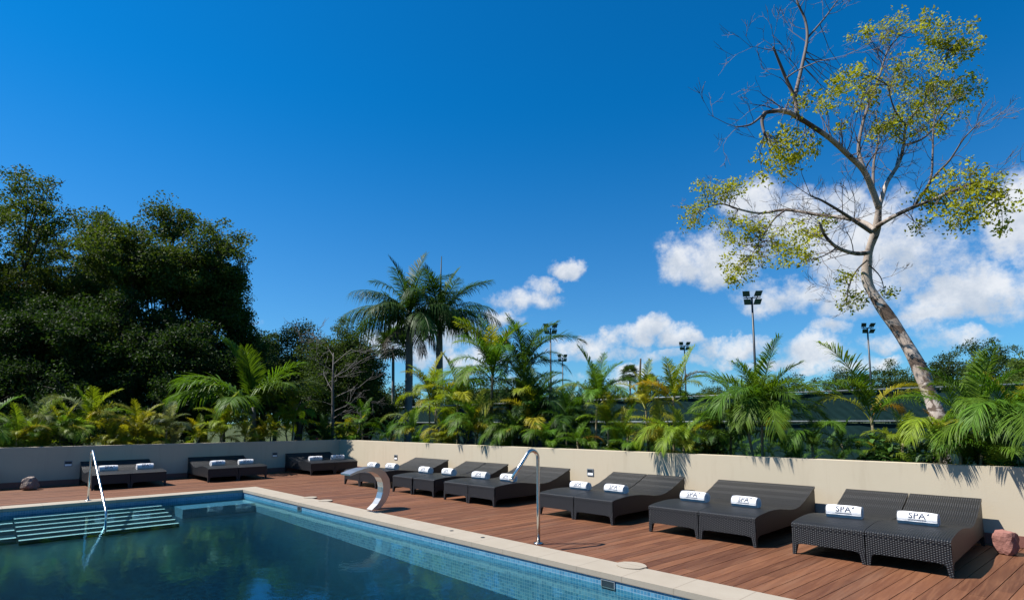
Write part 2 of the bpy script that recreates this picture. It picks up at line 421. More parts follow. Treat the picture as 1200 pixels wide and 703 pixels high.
# coping: a ring of stone slabs with a rounded nose
g = MB()
def slab(x0, x1, y0, y1, along):
    z1, z0 = .012, -.05
    if along == 'x': uv = [(x0,0),(x1,0),(x1,1),(x0,1)]
    else: uv = [(y0,0),(y0,1),(y1,1),(y1,0)]
    g.quad((x0,y0,z1), (x1,y0,z1), (x1,y1,z1), (x0,y1,z1), uv)
    g.quad((x0,y0,z0), (x1,y0,z0), (x1,y0,z1), (x0,y0,z1), [(x0,0),(x1,0),(x1,.06),(x0,.06)]); g.quad((x1,y1,z0), (x0,y1,z0), (x0,y1,z1), (x1,y1,z1), [(x1,0),(x0,0),(x0,.06),(x1,.06)])
    g.quad((x1,y0,z0), (x1,y1,z0), (x1,y1,z1), (x1,y0,z1), [(y0,0),(y1,0),(y1,.06),(y0,.06)]); g.quad((x0,y1,z0), (x0,y0,z0), (x0,y0,z1), (x0,y1,z1), [(y1,0),(y0,0),(y0,.06),(y1,.06)])
    g.quad((x0,y1,z0), (x1,y1,z0), (x1,y0,z0), (x0,y0,z0))
slab(0, PX1+CO, PY1, 0, 'x'); slab(0, PX1+CO, PY0-CO, PY0, 'x'); slab(0, PX0, PY0, PY1, 'y'); slab(PX1, PX1+CO, PY0, PY1, 'y')
struct(g.build('pool_coping', M['stone']))

# basin: the walls stand 2 cm back from the nose of the coping, the floor falls gently to the near end
def fz(x): return -.40 - (x-PX0)*.0155
g = MB()
wx0, wx1, wy0, wy1 = PX0-.015, PX1+.015, PY0-.015, PY1+.015
def pw(ax, ay, bx, by):
    la = math.hypot(bx-ax, by-ay)
    g.quad((ax,ay,fz(ax)), (bx,by,fz(bx)), (bx,by,-.05), (ax,ay,-.05), [(0,fz(ax)),(la,fz(bx)),(la,-.05),(0,-.05)])
pw(wx0,wy0,wx0,wy1); pw(wx0,wy1,wx1,wy1); pw(wx1,wy1,wx1,wy0); pw(wx1,wy0,wx0,wy0)
struct(g.build('pool_wall', M['tile_wall']))
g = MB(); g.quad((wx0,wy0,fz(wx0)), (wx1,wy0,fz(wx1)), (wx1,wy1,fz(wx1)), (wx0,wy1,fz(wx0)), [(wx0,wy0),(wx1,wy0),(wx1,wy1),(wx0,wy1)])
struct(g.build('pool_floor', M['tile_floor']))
# steps down from the far coping, each with a pale nosing strip
g = MB(); nos = MB()
for k in range(6):
    x1 = .53 + .27*k + .30; zt = -.16 - .04*k
    x0 = wx0+.002 if k == 0 else .53+.27*(k-1)+.30
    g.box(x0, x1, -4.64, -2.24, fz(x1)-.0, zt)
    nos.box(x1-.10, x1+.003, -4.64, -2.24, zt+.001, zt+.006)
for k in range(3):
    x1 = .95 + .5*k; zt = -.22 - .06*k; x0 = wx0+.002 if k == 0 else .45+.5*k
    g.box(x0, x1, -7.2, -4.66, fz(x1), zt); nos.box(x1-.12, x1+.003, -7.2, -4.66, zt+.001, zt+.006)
sr = struct(g.build('pool_steps', M['tile_floor'])); struct(nos.build('pool_step_nosing', M['tile_pale']))
g = MB(); g.box(wx0+.002, 1.25, -1.95, wy1-.002, fz(1.2), -.22)
struct(g.build('pool_bench', M['tile_wall']))
g = MB(); zw = -.13
nx, ny = 2, 2
g.quad((wx0-.003,wy0-.003,zw), (wx1+.003,wy0-.003,zw), (wx1+.003,wy1+.003,zw), (wx0-.003,wy1+.003,zw))
struct(g.build('water', M['water']))

# ------------------------------------------------------------------ the two low walls
def wall(name, label, x0, x1, y0, y1):
    r = empty(name, label, 'wall')
    g = MB(); g.box(x0, x1, y0, y1, -.06, H); w = g.build('wall_body', M['wall'], r)
    return r
rw = wall('low_wall', 'long sunlit cream rendered wall with palm shadows, behind the row of loungers', XW-.22, XE, YW, YW+.22)
g = MB(); g.box(XW+.03, XE, YW-.028, YW-.003, .006, .15); g.build('skirting_board', M['skirt'], rw)
lw = wall('low_wall', 'shaded grey-looking rendered wall across the far left end of the terrace', XW-.22, XW, YS, YW-.003)
g = MB(); g.box(XW+.003, XW+.026, YS, YW-.03, .006, .15); g.build('skirting_board', M['skirt'], lw)

# recessed step lights in the walls
def step_light(loc, rz, label):
    r = empty('wall_light', label, 'wall light', loc, rz, 'recessed lights in the low walls')
    g = MB()
    for x0, x1, z0, z1 in ((-.085,.085,.05,.075), (-.085,.085,-.075,-.06), (-.085,-.07,-.06,.05), (.07,.085,-.06,.05)): g.box(x0, x1, -.014, -.002, z0, z1)
    g.build('frame', M['grey'], r)
    g = MB(); g.box(-.07, .07, -.006, -.003, -.06, .05); g.build('backing', M['dark'], r)
    g = MB(); g.poly([(-.068,-.008,-.012), (-.068,-.013,-.058), (.068,-.013,-.058), (.068,-.008,-.012)][::1]); g.build('louvre', M['white'], r)
    return r
sl = step_light((7.275, YW, .54), 0, 'small recessed light in the sunlit wall left of the third lounger pair')
dup(sl, (-.311, YW, .545), 0, 'small recessed light in the sunlit wall near the far corner, above two towels')
dup(sl, (XW, -3.353, .56), R(90), 'recessed light in the shaded wall just left of the chrome handrail')
dup(sl, (XW, 2.035, .575), R(90), 'recessed light in the shaded wall nearest the corner, beside the third lounger pair')

# ------------------------------------------------------------------ sun loungers
LW, LL = .785, 2.1
PROF = [(0,.362),(.012,.374),(.05,.388),(.12,.402),(.2,.412),(.28,.412),(.36,.402),(.45,.378),(.54,.352),(.62,.345),(.69,.36),(.77,.405),(.86,.475),(.95,.555),(1.0,.60)]
def prof():
    pts = []
    for i in range(len(PROF)-1):
        p0 = PROF[max(i-1,0)]; p1 = PROF[i]; p2 = PROF[i+1]; p3 = PROF[min(i+2,len(PROF)-1)]
        for s in (0, .34, .67):
            y = p1[0]+(p2[0]-p1[0])*s; h = s*s*(3-2*s)
            pts.append((y*LL, p1[1]+(p2[1]-p1[1])*(s*.5+h*.5)))
    pts.append((LL, .60)); return pts
def make_lounger(label):
    r = empty('sun_lounger', label, 'sun lounger', (0, 0, 0), 0, 'dark wicker sun loungers in pairs along the walls')
    P = prof(); th = .035; e = .012
    g = MB(); s = 0
    for (y0, z0), (y1, z1) in zip(P, P[1:]):
        ds = math.hypot(y1-y0, z1-z0)
        g.quad((0,y0,z0), (LW,y0,z0), (LW,y1,z1), (0,y1,z1), [(0,s),(LW,s),(LW,s+ds),(0,s+ds)], True)
        g.quad((0,y1,z1-th), (LW,y1,z1-th), (LW,y0,z0-th), (0,y0,z0-th), [(0,s+ds),(LW,s+ds),(LW,s),(0,s)], True)
        for x in (0, LW): g.quad((x,y0,z0-th), (x,y1,z1-th), (x,y1,z1), (x,y0,z0), [(s,0),(s+ds,0),(s+ds,th),(s,th)])
        s += ds
    y, z = P[-1]; g.quad((0,y,z-th), (0,y,z), (LW,y,z), (LW,y,z-th), [(0,0),(0,th),(LW,th),(LW,0)])
    y, z = P[0]; g.quad((0,y,z-th), (LW,y,z-th), (LW,y,z), (0,y,z), [(0,0),(LW,0),(LW,th),(0,th)])
    g.build('seat', M['wicker'], r)
    zb = .135; fl = .10                                      # skirt bottom and how far its corners flare into the legs
    def skirt_edge(w): return [(0, zb-.04), (.035, zb-.035), (fl*.75, zb-.008), (fl*1.2, zb), (w-fl*1.2, zb), (w-fl*.75, zb-.008), (w-.035, zb-.035), (w, zb-.04)]
    def fpanel(name, yy, ztop, flip):
        g = MB(); E = skirt_edge(LW-.01); E = [(x+.005, z) for x, z in E]
        for (xa, za), (xb, zb_) in zip(E, E[1:]):
            for dy, fl_ in ((0, False), (.022, True)):
                q = [(xa,yy+dy,za), (xb,yy+dy,zb_), (xb,yy+dy,ztop), (xa,yy+dy,ztop)]; uv = [(xa,za),(xb,zb_),(xb,ztop),(xa,ztop)]
                if fl_: q.reverse(); uv.reverse()
                g.quad(*q, uv)
            g.quad((xa,yy,za), (xa,yy+.022,za), (xb,yy+.022,zb_), (xb,yy,zb_), [(xa,0),(xa,.02),(xb,.02),(xb,0)])
        g.build(name, M['wicker'], r)
    fpanel('front_panel', .004, .362-th, 0); fpanel('back_panel', LL-.03, .60-th-.02, 0)
    for xs in (.003, LW-.025):
        g = MB(); E = skirt_edge(LL-.06); E = [(y+.028, z) for y, z in E]
        def low(y):
            for (a, za), (b, zc) in zip(E, E[1:]):
                if a <= y <= b: return za+(zc-za)*(y-a)/(b-a)
            return zb
        def top(y):
            for (a, za), (b, zc) in zip(P, P[1:]):
                if a <= y <= b: return za+(zc-za)*(y-a)/(b-a)-th+.001
            return .5
        ys = sorted(set([round(p[0], 4) for p in E] + [round(p[0], 4) for p in P if .03 < p[0] < LL-.04]))
        for a_, b_ in zip(ys, ys[1:]):
            q = [(a_, low(a_)), (b_, low(b_)), (b_, top(b_)), (a_, top(a_))]
            g.quad(*[(xs+.022,y,z) for y, z in q], q); g.quad(*[(xs,y,z) for y, z in reversed(q)], list(reversed(q)))
            g.quad((xs,a_,low(a_)), (xs,b_,low(b_)), (xs+.022,b_,low(b_)), (xs+.022,a_,low(a_)))
        g.build('side_panel', M['wicker'], r)
    for x in (0, 1):
        for y in (0, 1):
            g = MB(); sx = 1 if x == 0 else -1; sy = 1 if y == 0 else -1
            x0 = x*LW + sx*.001; y0 = y*LL + sy*.002
            a0, b0, zt = .07, .035, .20                      # tapered foot that kicks inwards towards the top
            tp = [(x0,y0), (x0+sx*a0,y0), (x0+sx*a0,y0+sy*a0), (x0,y0+sy*a0)]
            bt = [(x0,y0), (x0+sx*b0,y0), (x0+sx*b0,y0+sy*b0), (x0,y0+sy*b0)]
            i = [0, 1, 2, 3] if sx*sy > 0 else [3, 2, 1, 0]
            tp = [tp[k] for k in i]; bt = [bt[k] for k in i]
            for k in range(4):
                k2 = (k+1) % 4
                w0 = math.dist(bt[k], bt[k2]); w1 = math.dist(tp[k], tp[k2])
                g.quad((*bt[k],.002), (*bt[k2],.002), (*tp[k2],zt), (*tp[k],zt), [(0,0),(w0,0),(w1,zt),(0,zt)])
            g.quad(*[(*p,.002) for p in reversed(bt)])
            g.build('leg', M['wicker'], r)
    return r
pairs_r = [(12.24, 'pair nearest the camera'), (10.22, 'second pair from the right'), (7.98, 'third pair from the right'),
           (5.25, 'fourth pair from the right'), (3.29, 'fifth pair from the right'), (.94, 'pair behind the steel cascade')]
pairs_l = [(-3.10, 'pair behind the handrail'), (-.53, 'middle pair of the shaded wall'), (2.38, 'pair in the wall corner'), (-6.55, 'pair beyond the left edge')]
LFRONT_R, LFRONT_L = 1.92, -2.02
rl_ = random.Random(4)
lou = None; towel_spots = []
for x, where in pairs_r:
    for k in (0, 1):
        lab = 'dark wicker sun lounger, %s of the %s' % (('left', 'right')[k], where)
        loc = (x+k*(LW+.006), LFRONT_R+.012*k, 0)
        if lou is None: lou = make_lounger(lab); lou.location = loc; lou.scale = (1, 1.07, 1)
        else: dup(lou, (loc[0], loc[1]+rl_.uniform(-.012, .012), 0), R(rl_.uniform(-.35, .35)), lab, (1, 1.07, 1))
        towel_spots.append((loc[0]+LW/2, loc[1]+.66+(.03 if k else 0), 0, where, k))
for y, where in pairs_l:
    for k in (0, 1):
        lab = 'dark wicker sun lounger, %s of the %s' % (('left', 'right')[k], where)
        loc = (LFRONT_L, y+k*(LW+.006), 0)
        dup(lou, loc, R(90), lab, (1, .93, 1))
        towel_spots.append((loc[0]-.58, loc[1]+LW/2, 90, where, k))

# ------------------------------------------------------------------ rolled towels with their lettering
TL, TW, TH = .385, .106, .162
def tprof(a):                                               # a: 0 front foot .. pi back foot, a roll sagging onto a flat base
    w = R(-52)+(math.pi+2*R(52))*a/math.pi; c, z = math.cos(w), math.sin(w)
    return (-TW*.78*c, max(.0, TH*.455*z+TH*.36)*1.12)
ARC = [(0.0, 0.0)]
for i in range(1, 181):
    a0, a1 = math.pi*(i-1)/180, math.pi*i/180
    p, q = tprof(a0), tprof(a1); ARC.append((a1, ARC[-1][1]+math.dist(p, q)))
def arc_pt(s, off=0.0):
    for (a0, s0), (a1, s1) in zip(ARC, ARC[1:]):
        if s <= s1:
            a = a0+(a1-a0)*(s-s0)/(s1-s0); y, z = tprof(a)
            y2, z2 = tprof(min(a+.01, math.pi)); d = Vector((y2-y, z2-z)).normalized(); n = Vector((-d.y, d.x))
            return y+n.x*off, z+n.y*off
    return tprof(math.pi)
def text_mesh():
    cu = bpy.data.curves.new('txt', 'FONT'); cu.body = 'SPA'; cu.size = .100; cu.align_x = 'CENTER'; cu.space_character = 1.05; cu.offset = .0012; cu.resolution_u = 3
    ob = bpy.data.objects.new('txt', cu); C.objects.link(ob)
    bpy.context.view_layer.update()
    me = bpy.data.meshes.new_from_object(ob.evaluated_get(bpy.context.evaluated_depsgraph_get()))
    bpy.data.objects.remove(ob); bpy.data.curves.remove(cu)
    import bmesh
    bm = bmesh.new(); bm.from_mesh(me)
    w = max(v.co.x for v in bm.verts)
    c = Vector((w+.022, .060, 0)); vs = []                   # the star after the A
    for k in range(10):
        rr = .019 if k % 2 == 0 else .007; an = math.pi/2+k*math.pi/5
        vs.append(bm.verts.new(c+Vector((rr*math.cos(an), rr*math.sin(an), 0))))
    bm.faces.new(vs)
    x = -w*1.0; rr = random.Random(3)                        # the fine illegible line below
    while x < w*.95:
        l = rr.uniform(.006, .014)
        bm.faces.new([bm.verts.new((x+a_, -.021+b_, 0)) for a_, b_ in ((0,0), (l,0), (l,.0075), (0,.0075))]); x += l+.004
    bmesh.ops.triangulate(bm, faces=bm.faces[:])
    bmesh.ops.subdivide_edges(bm, edges=[e for e in bm.edges if e.calc_length() > .03], cuts=3)
    for v in bm.verts:
        y, z = arc_pt(.088+v.co.y, .0022); v.co = Vector((v.co.x, y, z))
    bm.to_mesh(me); bm.free(); me.materials.clear(); me.materials.append(M['ink']); me.name = 'lettering'; return me
def make_towel(label):
    r = empty('rolled_towel', label, 'towel', (0, 0, 0), 0, 'rolled white towels on the loungers')
    g = MB(); n = 22; rr = random.Random(9); NX = 10
    xs = [-TL/2+TL*i/NX for i in range(NX+1)]
    def pt(i, j):
        y, z = arc_pt(ARC[-1][1]*j/n); k = 1-.05*(abs(xs[i])/(TL/2))**4
        return (xs[i], y*k, max(0, z*k+math.sin(xs[i]*31+j)*.0012))
    for i in range(NX):
        for j in range(n): g.quad(pt(i,j), pt(i+1,j), pt(i+1,j+1), pt(i,j+1), None, True)
    g.quad((-TL/2,TW*.45,0), (TL/2,TW*.45,0), (TL/2,-TW*.45,0), (-TL/2,-TW*.45,0))
    body = g.mesh('towel_roll', M['towel'])
    import bmesh
    bm = bmesh.new(); bm.from_mesh(body); bmesh.ops.remove_doubles(bm, verts=bm.verts[:], dist=1e-4); bm.to_mesh(body); bm.free()
    link('towel_roll', body, r)
    for e, xe in ((-1, -TL/2), (1, TL/2)):                   # the coiled ends
        g = MB()
        P = [arc_pt(ARC[-1][1]*j/n) for j in range(n+1)]; cy, cz = 0, TH*.5
        for lev, (s0, s1) in enumerate(((.95, .78), (.74, .55), (.50, .30), (.25, .02))):
            for j in range(n):
                q = []
                for s, jj in ((s0, j), (s0, j+1), (s1, j+1), (s1, j)):
                    y, z = P[jj]; q.append((xe+e*(.004 if lev % 2 else .007)-e*.008*(s < .1), cy+(y-cy)*s, max(.002, cz+(z-cz)*s)))
                if e < 0: q.reverse()
                g.quad(*q, None, True)
        q = [(xe-e*.004, y*.97, z*.97+.001) for y, z in P]
        if e < 0: q.reverse()
        g.poly(q)
        g.build('coil_end', M['towel'], r)
    g = MB()                                                 # loose flap along the foot
    for i in range(NX):
        def fp(i, s): y, z = arc_pt(s, .004+.002*math.sin(i*1.7)); return (xs[i], y, z)
        g.quad(fp(i,.004), fp(i+1,.004), fp(i+1,.05), fp(i,.05), None, True)
        g.quad(fp(i,.05), fp(i+1,.05), (xs[i+1], *arc_pt(.052, 0)), (xs[i], *arc_pt(.052, 0)))
    g.build('flap', M['towel'], r)
    link('lettering', text_mesh(), r)
    return r
tw = None; rt = random.Random(2)
for x, y, rot, where, k in towel_spots:
    lab = 'rolled white SPA towel on the %s lounger of the %s' % (('left', 'right')[k], where)
    z = .4125
    rz = R(rot+rt.uniform(-8, 6)); x += rt.uniform(-.03, .03); y += rt.uniform(-.03, .03); sc3 = (rt.uniform(.93, 1.05), rt.uniform(.94, 1.05), rt.uniform(.92, 1.03))
    if tw is None: tw = make_towel(lab); tw.location = (x, y, z); tw.rotation_euler = (0, 0, rz)
    else: dup(tw, (x, y, z), rz, lab, sc3)

# ------------------------------------------------------------------ pool fittings
def arcpts(c, rad, a0, a1, n, ax, ay):
    return [Vector(c)+Vector(ax)*rad*math.cos(a0+(a1-a0)*i/n)+Vector(ay)*rad*math.sin(a0+(a1-a0)*i/n) for i in range(n+1)]
sp = empty('water_spout', 'tall chrome swan-neck water spout arching over the pool edge', 'water spout', (9.662, .128, 0))
rc = .115
pts = [Vector((0,0,.012)), Vector((0,0,.5)), Vector((0,0,1.0)), Vector((0,0,1.115))] + arcpts((0,-rc,1.115), rc, 0, R(142), 14, (0,1,0), (0,0,1))[1:]
d = (pts[-1]-pts[-2]).normalized(); e = pts[-1]; L = .43
pts += [e+d*L*.4, e+d*L]
g = MB(); g.tube(pts, .024, 16); g.build('pipe', M['steel'], sp)
g = MB(); g.tube([(0,0,.003), (0,0,.018), (0,0,.024)], [.065, .065, .03], 20); g.build('base_flange', M['steel'], sp)
g = MB(); q0 = e+d*(L-.02); g.tube([q0, e+d*(L+.006)], .027, 16); g.build('nozzle', M['brushed'], sp)

hr = empty('handrail', 'slanting chrome handrail running down into the pool steps', 'handrail', (.21, -3.46, 0))
pts = [Vector((0,0,.012)), Vector((0,0,.5)), Vector((0,0,.93))] + arcpts((.11,0,.93), .11, R(180), R(62), 9, (1,0,0), (0,0,1))[1:]
e = pts[-1]; tgt = Vector((1.98, 0, .02)); pts += [e.lerp(tgt, .25), e.lerp(tgt, .75), tgt, Vector((2.03,0,-.03)), Vector((2.045,0,-.10)), Vector((2.045,0,-.37))]
g = MB(); g.tube(pts, .021, 16); g.build('rail', M['steel'], hr)
g = MB(); g.tube([(0,0,.003), (0,0,.018), (0,0,.024)], [.06, .06, .028], 20); g.build('base_flange', M['steel'], hr)

cf = empty('cascade_fountain', 'curved stainless steel cascade fountain standing on the far pool edge', 'fountain', (5.40, .13, 0))
ctr = [(.0,.003),(.10,.06),(.19,.16),(.245,.28),(.26,.40),(.235,.52),(.165,.63),(.06,.705),(-.08,.745),(-.25,.745),(-.42,.715),(-.55,.675)]
thk = [.085,.10,.125,.15,.16,.155,.14,.115,.085,.06,.04,.03]
wid = [.19,.19,.19,.19,.195,.205,.225,.245,.28,.31,.335,.35]
inn, out = [], []
for i, (y, z) in enumerate(ctr):
    a_ = Vector(ctr[min(i+1, len(ctr)-1)])-Vector(ctr[max(i-1, 0)]); a_.normalize(); n = Vector((-a_.y, a_.x))
    inn.append((y+n.x*thk[i]/2, z+n.y*thk[i]/2)); out.append((y-n.x*thk[i]/2, z-n.y*thk[i]/2))
inn[0] = (-.05, .003); out[0] = (.06, .003)
g = MB()
for A_, rev in ((inn, False), (out, True)):
    for k, ((ya, za), (yb, zb_)) in enumerate(zip(A_, A_[1:])):
        wa, wb = wid[k]/2, wid[k+1]/2
        q = [(-wa,ya,za), (wa,ya,za), (wb,yb,zb_), (-wb,yb,zb_)]
        if rev: q.reverse()
        g.quad(*q, None, True)
x0, x1 = -wid[-1]/2, wid[-1]/2
g.quad((x0,*inn[-1]), (x1,*inn[-1]), (x1,*out[-1]), (x0,*out[-1]))
g.build('shell', M['brushed'], cf)
for sg in (-1, 1):
    g = MB()
    for i in range(len(ctr)-1):
        xa, xb = sg*wid[i]/2, sg*wid[i+1]/2
        q = [(xa,*inn[i]), (xb,*inn[i+1]), (xb,*out[i+1]), (xa,*out[i])]
        if sg < 0: q.reverse()
        g.quad(*q)
    g.build('side_plate', M['brushed'], cf)

def lid(x, y, rad, label, seed):
    g = MB(); rr = random.Random(seed)
    ring = [(x+rad*math.cos(a_)*rr.uniform(.93, 1.05), y+rad*.9*math.sin(a_)) for a_ in [2*math.pi*i/24 for i in range(24)]]
    g.poly([(a_, b, .022) for a_, b in ring])
    for i in range(24):
        a_, b = ring[i], ring[(i+1) % 24]; g.quad((*a_,.004), (*b,.004), (*b,.022), (*a_,.022))
    tag(g.build('skimmer_cover', M['stone']), label, 'skimmer cover', 'pale skimmer covers at the pool edge')
lid(11.22, -.02, .17, 'pale round skimmer lid lapping over the deck, right of the chrome spout', 1)
lid(3.05, .03, .15, 'pale skimmer lid at the far pool edge, farther from the steel cascade', 2)
lid(3.75, .03, .15, 'pale skimmer lid at the far pool edge, nearer to the steel cascade', 3)
def skimmer(x, label):
    r = empty('skimmer_mouth', label, 'skimmer', (x, wy1, -.10), 0, 'skimmer mouths in the pool wall')
    g = MB(); g.box(-.08, .08, -.006, -.002, -.035, .03); g.build('opening', M['dark'], r)
    g = MB()
    for x0, x1, z0, z1 in ((-.09,.09,.03,.037), (-.09,.09,-.042,-.035), (-.09,-.08,-.035,.03), (.08,.09,-.035,.03)): g.box(x0, x1, -.010, -.002, z0, z1)
    g.build('frame', M['grey'], r)
skimmer(3.62, 'dark square skimmer mouth in the blue tiled pool wall near the far corner'); skimmer(11.22, 'dark square skimmer mouth in the blue tiled pool wall at the near end')
def drain(x, label):
    g = MB(); g.tube([(x,-.16,.0125), (x,-.16,.0165)], .03, 14); tag(g.build('coping_drain', M['dark']), label, 'drain')
drain(8.17, 'small dark round fitting in the stone coping, farther from the chrome spout'); drain(8.87, 'small dark round fitting in the stone coping, next to the chrome spout')

# ------------------------------------------------------------------ rocks
def rock(loc, size, top, m, label, seed):
    import bmesh
    bm = bmesh.new(); bmesh.ops.create_icosphere(bm, subdivisions=3, radius=1)
    from mathutils import noise
    for v in bm.verts:
        p = v.co.copy(); k = max(abs(p.x), abs(p.y), abs(p.z)); b = p/k                  # a block with soft corners
        q = p.lerp(b, .62)
        q *= 1+.16*noise.noise(p*1.7+Vector((seed,0,0)))+.06*noise.noise(p*4.5+Vector((0,seed,0)))
        s = 1+(top-1)*(q.z*.5+.5); v.co = Vector((q.x*size[0]*s, q.y*size[1]*s, (q.z+1)*.5*size[2]))
    zmin = min(v.co.z for v in bm.verts)
    for v in bm.verts: v.co.z = max(.0, v.co.z-zmin-.01)
    me = bpy.data.meshes.new('rock'); bm.to_mesh(me); bm.free(); me.materials.append(m)
    for p in me.polygons: p.use_smooth = False
    o = link('rock', me, None, loc); o.rotation_euler = (0, 0, seed); tag(o, label, 'rock')
rock((14.08, 3.72, .002), (.084, .095, .29), 1.25, M['red_rock'], 'red stone block by the wall beside the nearest lounger', 1.2)
rock((-3.30, -4.15, .002), (.20, .17, .31), .62, M['brown_rock'], 'brown tapering stone on the deck below the shaded wall', 2.6)

# ------------------------------------------------------------------ palm fronds
def frond_mesh(name, seed, L, e0, bend, n=40, ll=.42, lw=.034, vee=25, droop=.25, petiole=.16, twist=0., rach=.012):
    rr = random.Random(seed); N = 28
    pts = [Vector((0, 0, 0))]; tans = []
    side = rr.uniform(-.10, .10)
    for i in range(N):
        tt = (i+.5)/N; e = R(e0 - bend*tt**1.35)
        d = Vector((math.cos(e), side*tt, math.sin(e))).normalized(); tans.append(d); pts.append(pts[-1]+d*(L/N))
    def P(tt):
        x = min(max(tt, 0), .9999)*N; i = int(x); return pts[i].lerp(pts[i+1], x-i), tans[i]
    V, Fq, T = [], [], []
    for i in range(N):                                        # rachis: a three-sided tapering strip
        a, b = pts[i], pts[i+1]; ra = rach*(1-.8*i/N); rb = rach*(1-.8*(i+1)/N)
        nrm = Vector((-tans[i].z, 0, tans[i].x)); s_ = Vector((0, 1, 0))
        for v0, v1 in ((s_, nrm), (nrm, -s_), (-s_, s_)):
            k = len(V); V += [a+v0*ra, b+v0*rb, b+v1*rb, a+v1*ra]; Fq.append((k, k+1, k+2, k+3)); T += [.55]*4
    for i in range(n):
        t0 = petiole+(1-petiole)*(i+rr.uniform(-.2, .2))/n
        for sg in (-1, 1):
            tt = t0+rr.uniform(-.006, .006); p, tg = P(tt)
            q = (tt-petiole)/(1-petiole); q = min(max(q, 0), 1)
            l = ll*(.45+.55*math.sin(math.pi*min(1, .12+.80*q))**.8)*(1-.45*q**3)*rr.uniform(.88, 1.1)
            sw = R(60-32*q+rr.uniform(-5, 5)); ve = R(vee+rr.uniform(-11, 11))
            nrm = Vector((-tg.z, 0, tg.x)).normalized(); sd = Vector((-tg.y, tg.x, 0)); sd = Vector((0, 1, 0)) if sd.length < .1 else sd.normalized()
            d = (tg*math.cos(sw)+(sd*sg*math.cos(ve)+nrm*math.sin(ve))*math.sin(sw)).normalized()
            wv = (tg-d*tg.dot(d)).normalized()
            w = lw*(1-.45*q)*rr.uniform(.85, 1.15); dr = droop*rr.uniform(.4, 1.8)
            p1 = p+d*l*.45+Vector((0, 0, -dr*l*.18)); p2 = p+d*l*.78+Vector((0, 0, -dr*l*.55)); p3 = p+d*l*.98+Vector((0, 0, -dr*l*1.05))
            tv = min(1, max(0, rr.gauss(.5, .17)))
            k = len(V); V += [p-wv*w*.25, p+wv*w*.25, p1-wv*w*.5, p1+wv*w*.5, p2-wv*w*.36, p2+wv*w*.36, p3-wv*w*.05, p3+wv*w*.05]
            Fq += [(k, k+1, k+3, k+2), (k+2, k+3, k+5, k+4), (k+4, k+5, k+7, k+6)]; T += [tv]*8
    return mesh_np(name, V, Fq, M['frond'], T)
# families of fronds, ordered from the upright young ones to the hanging old ones
FAM = {
 'areca': [frond_mesh('areca_frond', 10+i, 1.0, e, b, n=66, ll=.275, lw=.0155, vee=v, droop=.34, petiole=.20, rach=.011) for i, (e, b, v) in
           enumerate([(86,34,32),(80,58,28),(73,82,24),(63,98,20),(52,104,16),(38,96,12),(18,74,8)])],
 'feather': [frond_mesh('palm_frond', 40+i, 1.0, e, b, n=70, ll=.27, lw=.0145, vee=v, droop=dr, petiole=.14, rach=.013) for i, (e, b, v, dr) in
           enumerate([(82,30,20,.15),(66,62,15,.45),(48,75,8,.7),(32,80,0,.8),(14,75,-5,.8),(-12,60,-10,.6)])],
 'broad': [frond_mesh('coconut_frond', 70+i, 1.0, e, b, n=58, ll=.34, lw=.021, vee=v, droop=dr, petiole=.18, rach=.014) for i, (e, b, v, dr) in
           enumerate([(82,35,25,.15),(68,60,18,.3),(52,72,12,.4),(36,66,6,.5),(20,55,2,.5)])],
 'hang': [frond_mesh('areca_frond', 90+i, 1.0, e, b, n=62, ll=.275, lw=.0155, vee=v, droop=.4, petiole=.2, rach=.011) for i, (e, b, v) in enumerate([(66,140,10),(52,130,6),(40,118,4)])],
}
GREEN, YEL, DEEP, LIME, ORG, BLUEG = (.070,.145,.014), (.21,.225,.018), (.030,.075,.013), (.140,.215,.016), (.30,.18,.025), (.036,.085,.026)
NEAR_WALL = [True]; VCO = {}
def frond(parent, fam, i, loc, azim, scale, col, tiltx=0.):
    me = FAM[fam][i]
    if NEAR_WALL[0]:                         # turn or lift a frond that would grow through a wall until it clears it
        v = VCO.get(me.name)
        if v is None:
            v = np.empty(len(me.vertices)*3, 'f'); me.vertices.foreach_get('co', v); v = v.reshape(-1, 3); VCO[me.name] = v
        loc = Vector(loc); P0 = parent.location
        for k in range(9):
            c_, s_ = math.cos(azim), math.sin(azim); ct, st = math.cos(tiltx), math.sin(tiltx)
            vy = v[:, 1]*ct-v[:, 2]*st; vz = v[:, 1]*st+v[:, 2]*ct
            X = (v[:, 0]*c_-vy*s_)*scale+loc.x+P0.x; Y = (v[:, 0]*s_+vy*c_)*scale+loc.y+P0.y; Z = vz*scale+loc.z+P0.z
            bad = ((Y < YW+.235) & (Y > YW-.02) & (X > XW-.22) | (X < XW+.02) & (X > XW-.235) & (Y < YW+.2)) & (Z < H+.01)
            if not bad.any(): break
            if k < 3: loc.z += .07
            else: azim += .5; loc.z -= .02
        else: return None
    o = link(me.name.split('.')[0], me, parent, loc); o.rotation_euler = (tiltx, 0, azim); o.scale = (scale,)*3; o.color = (*col, 1)
    return o
def jit(rr, c, k=.22): 
    f = rr.uniform(1-k, 1+k); return (c[0]*f*rr.uniform(.85, 1.2), c[1]*f, c[2]*f)
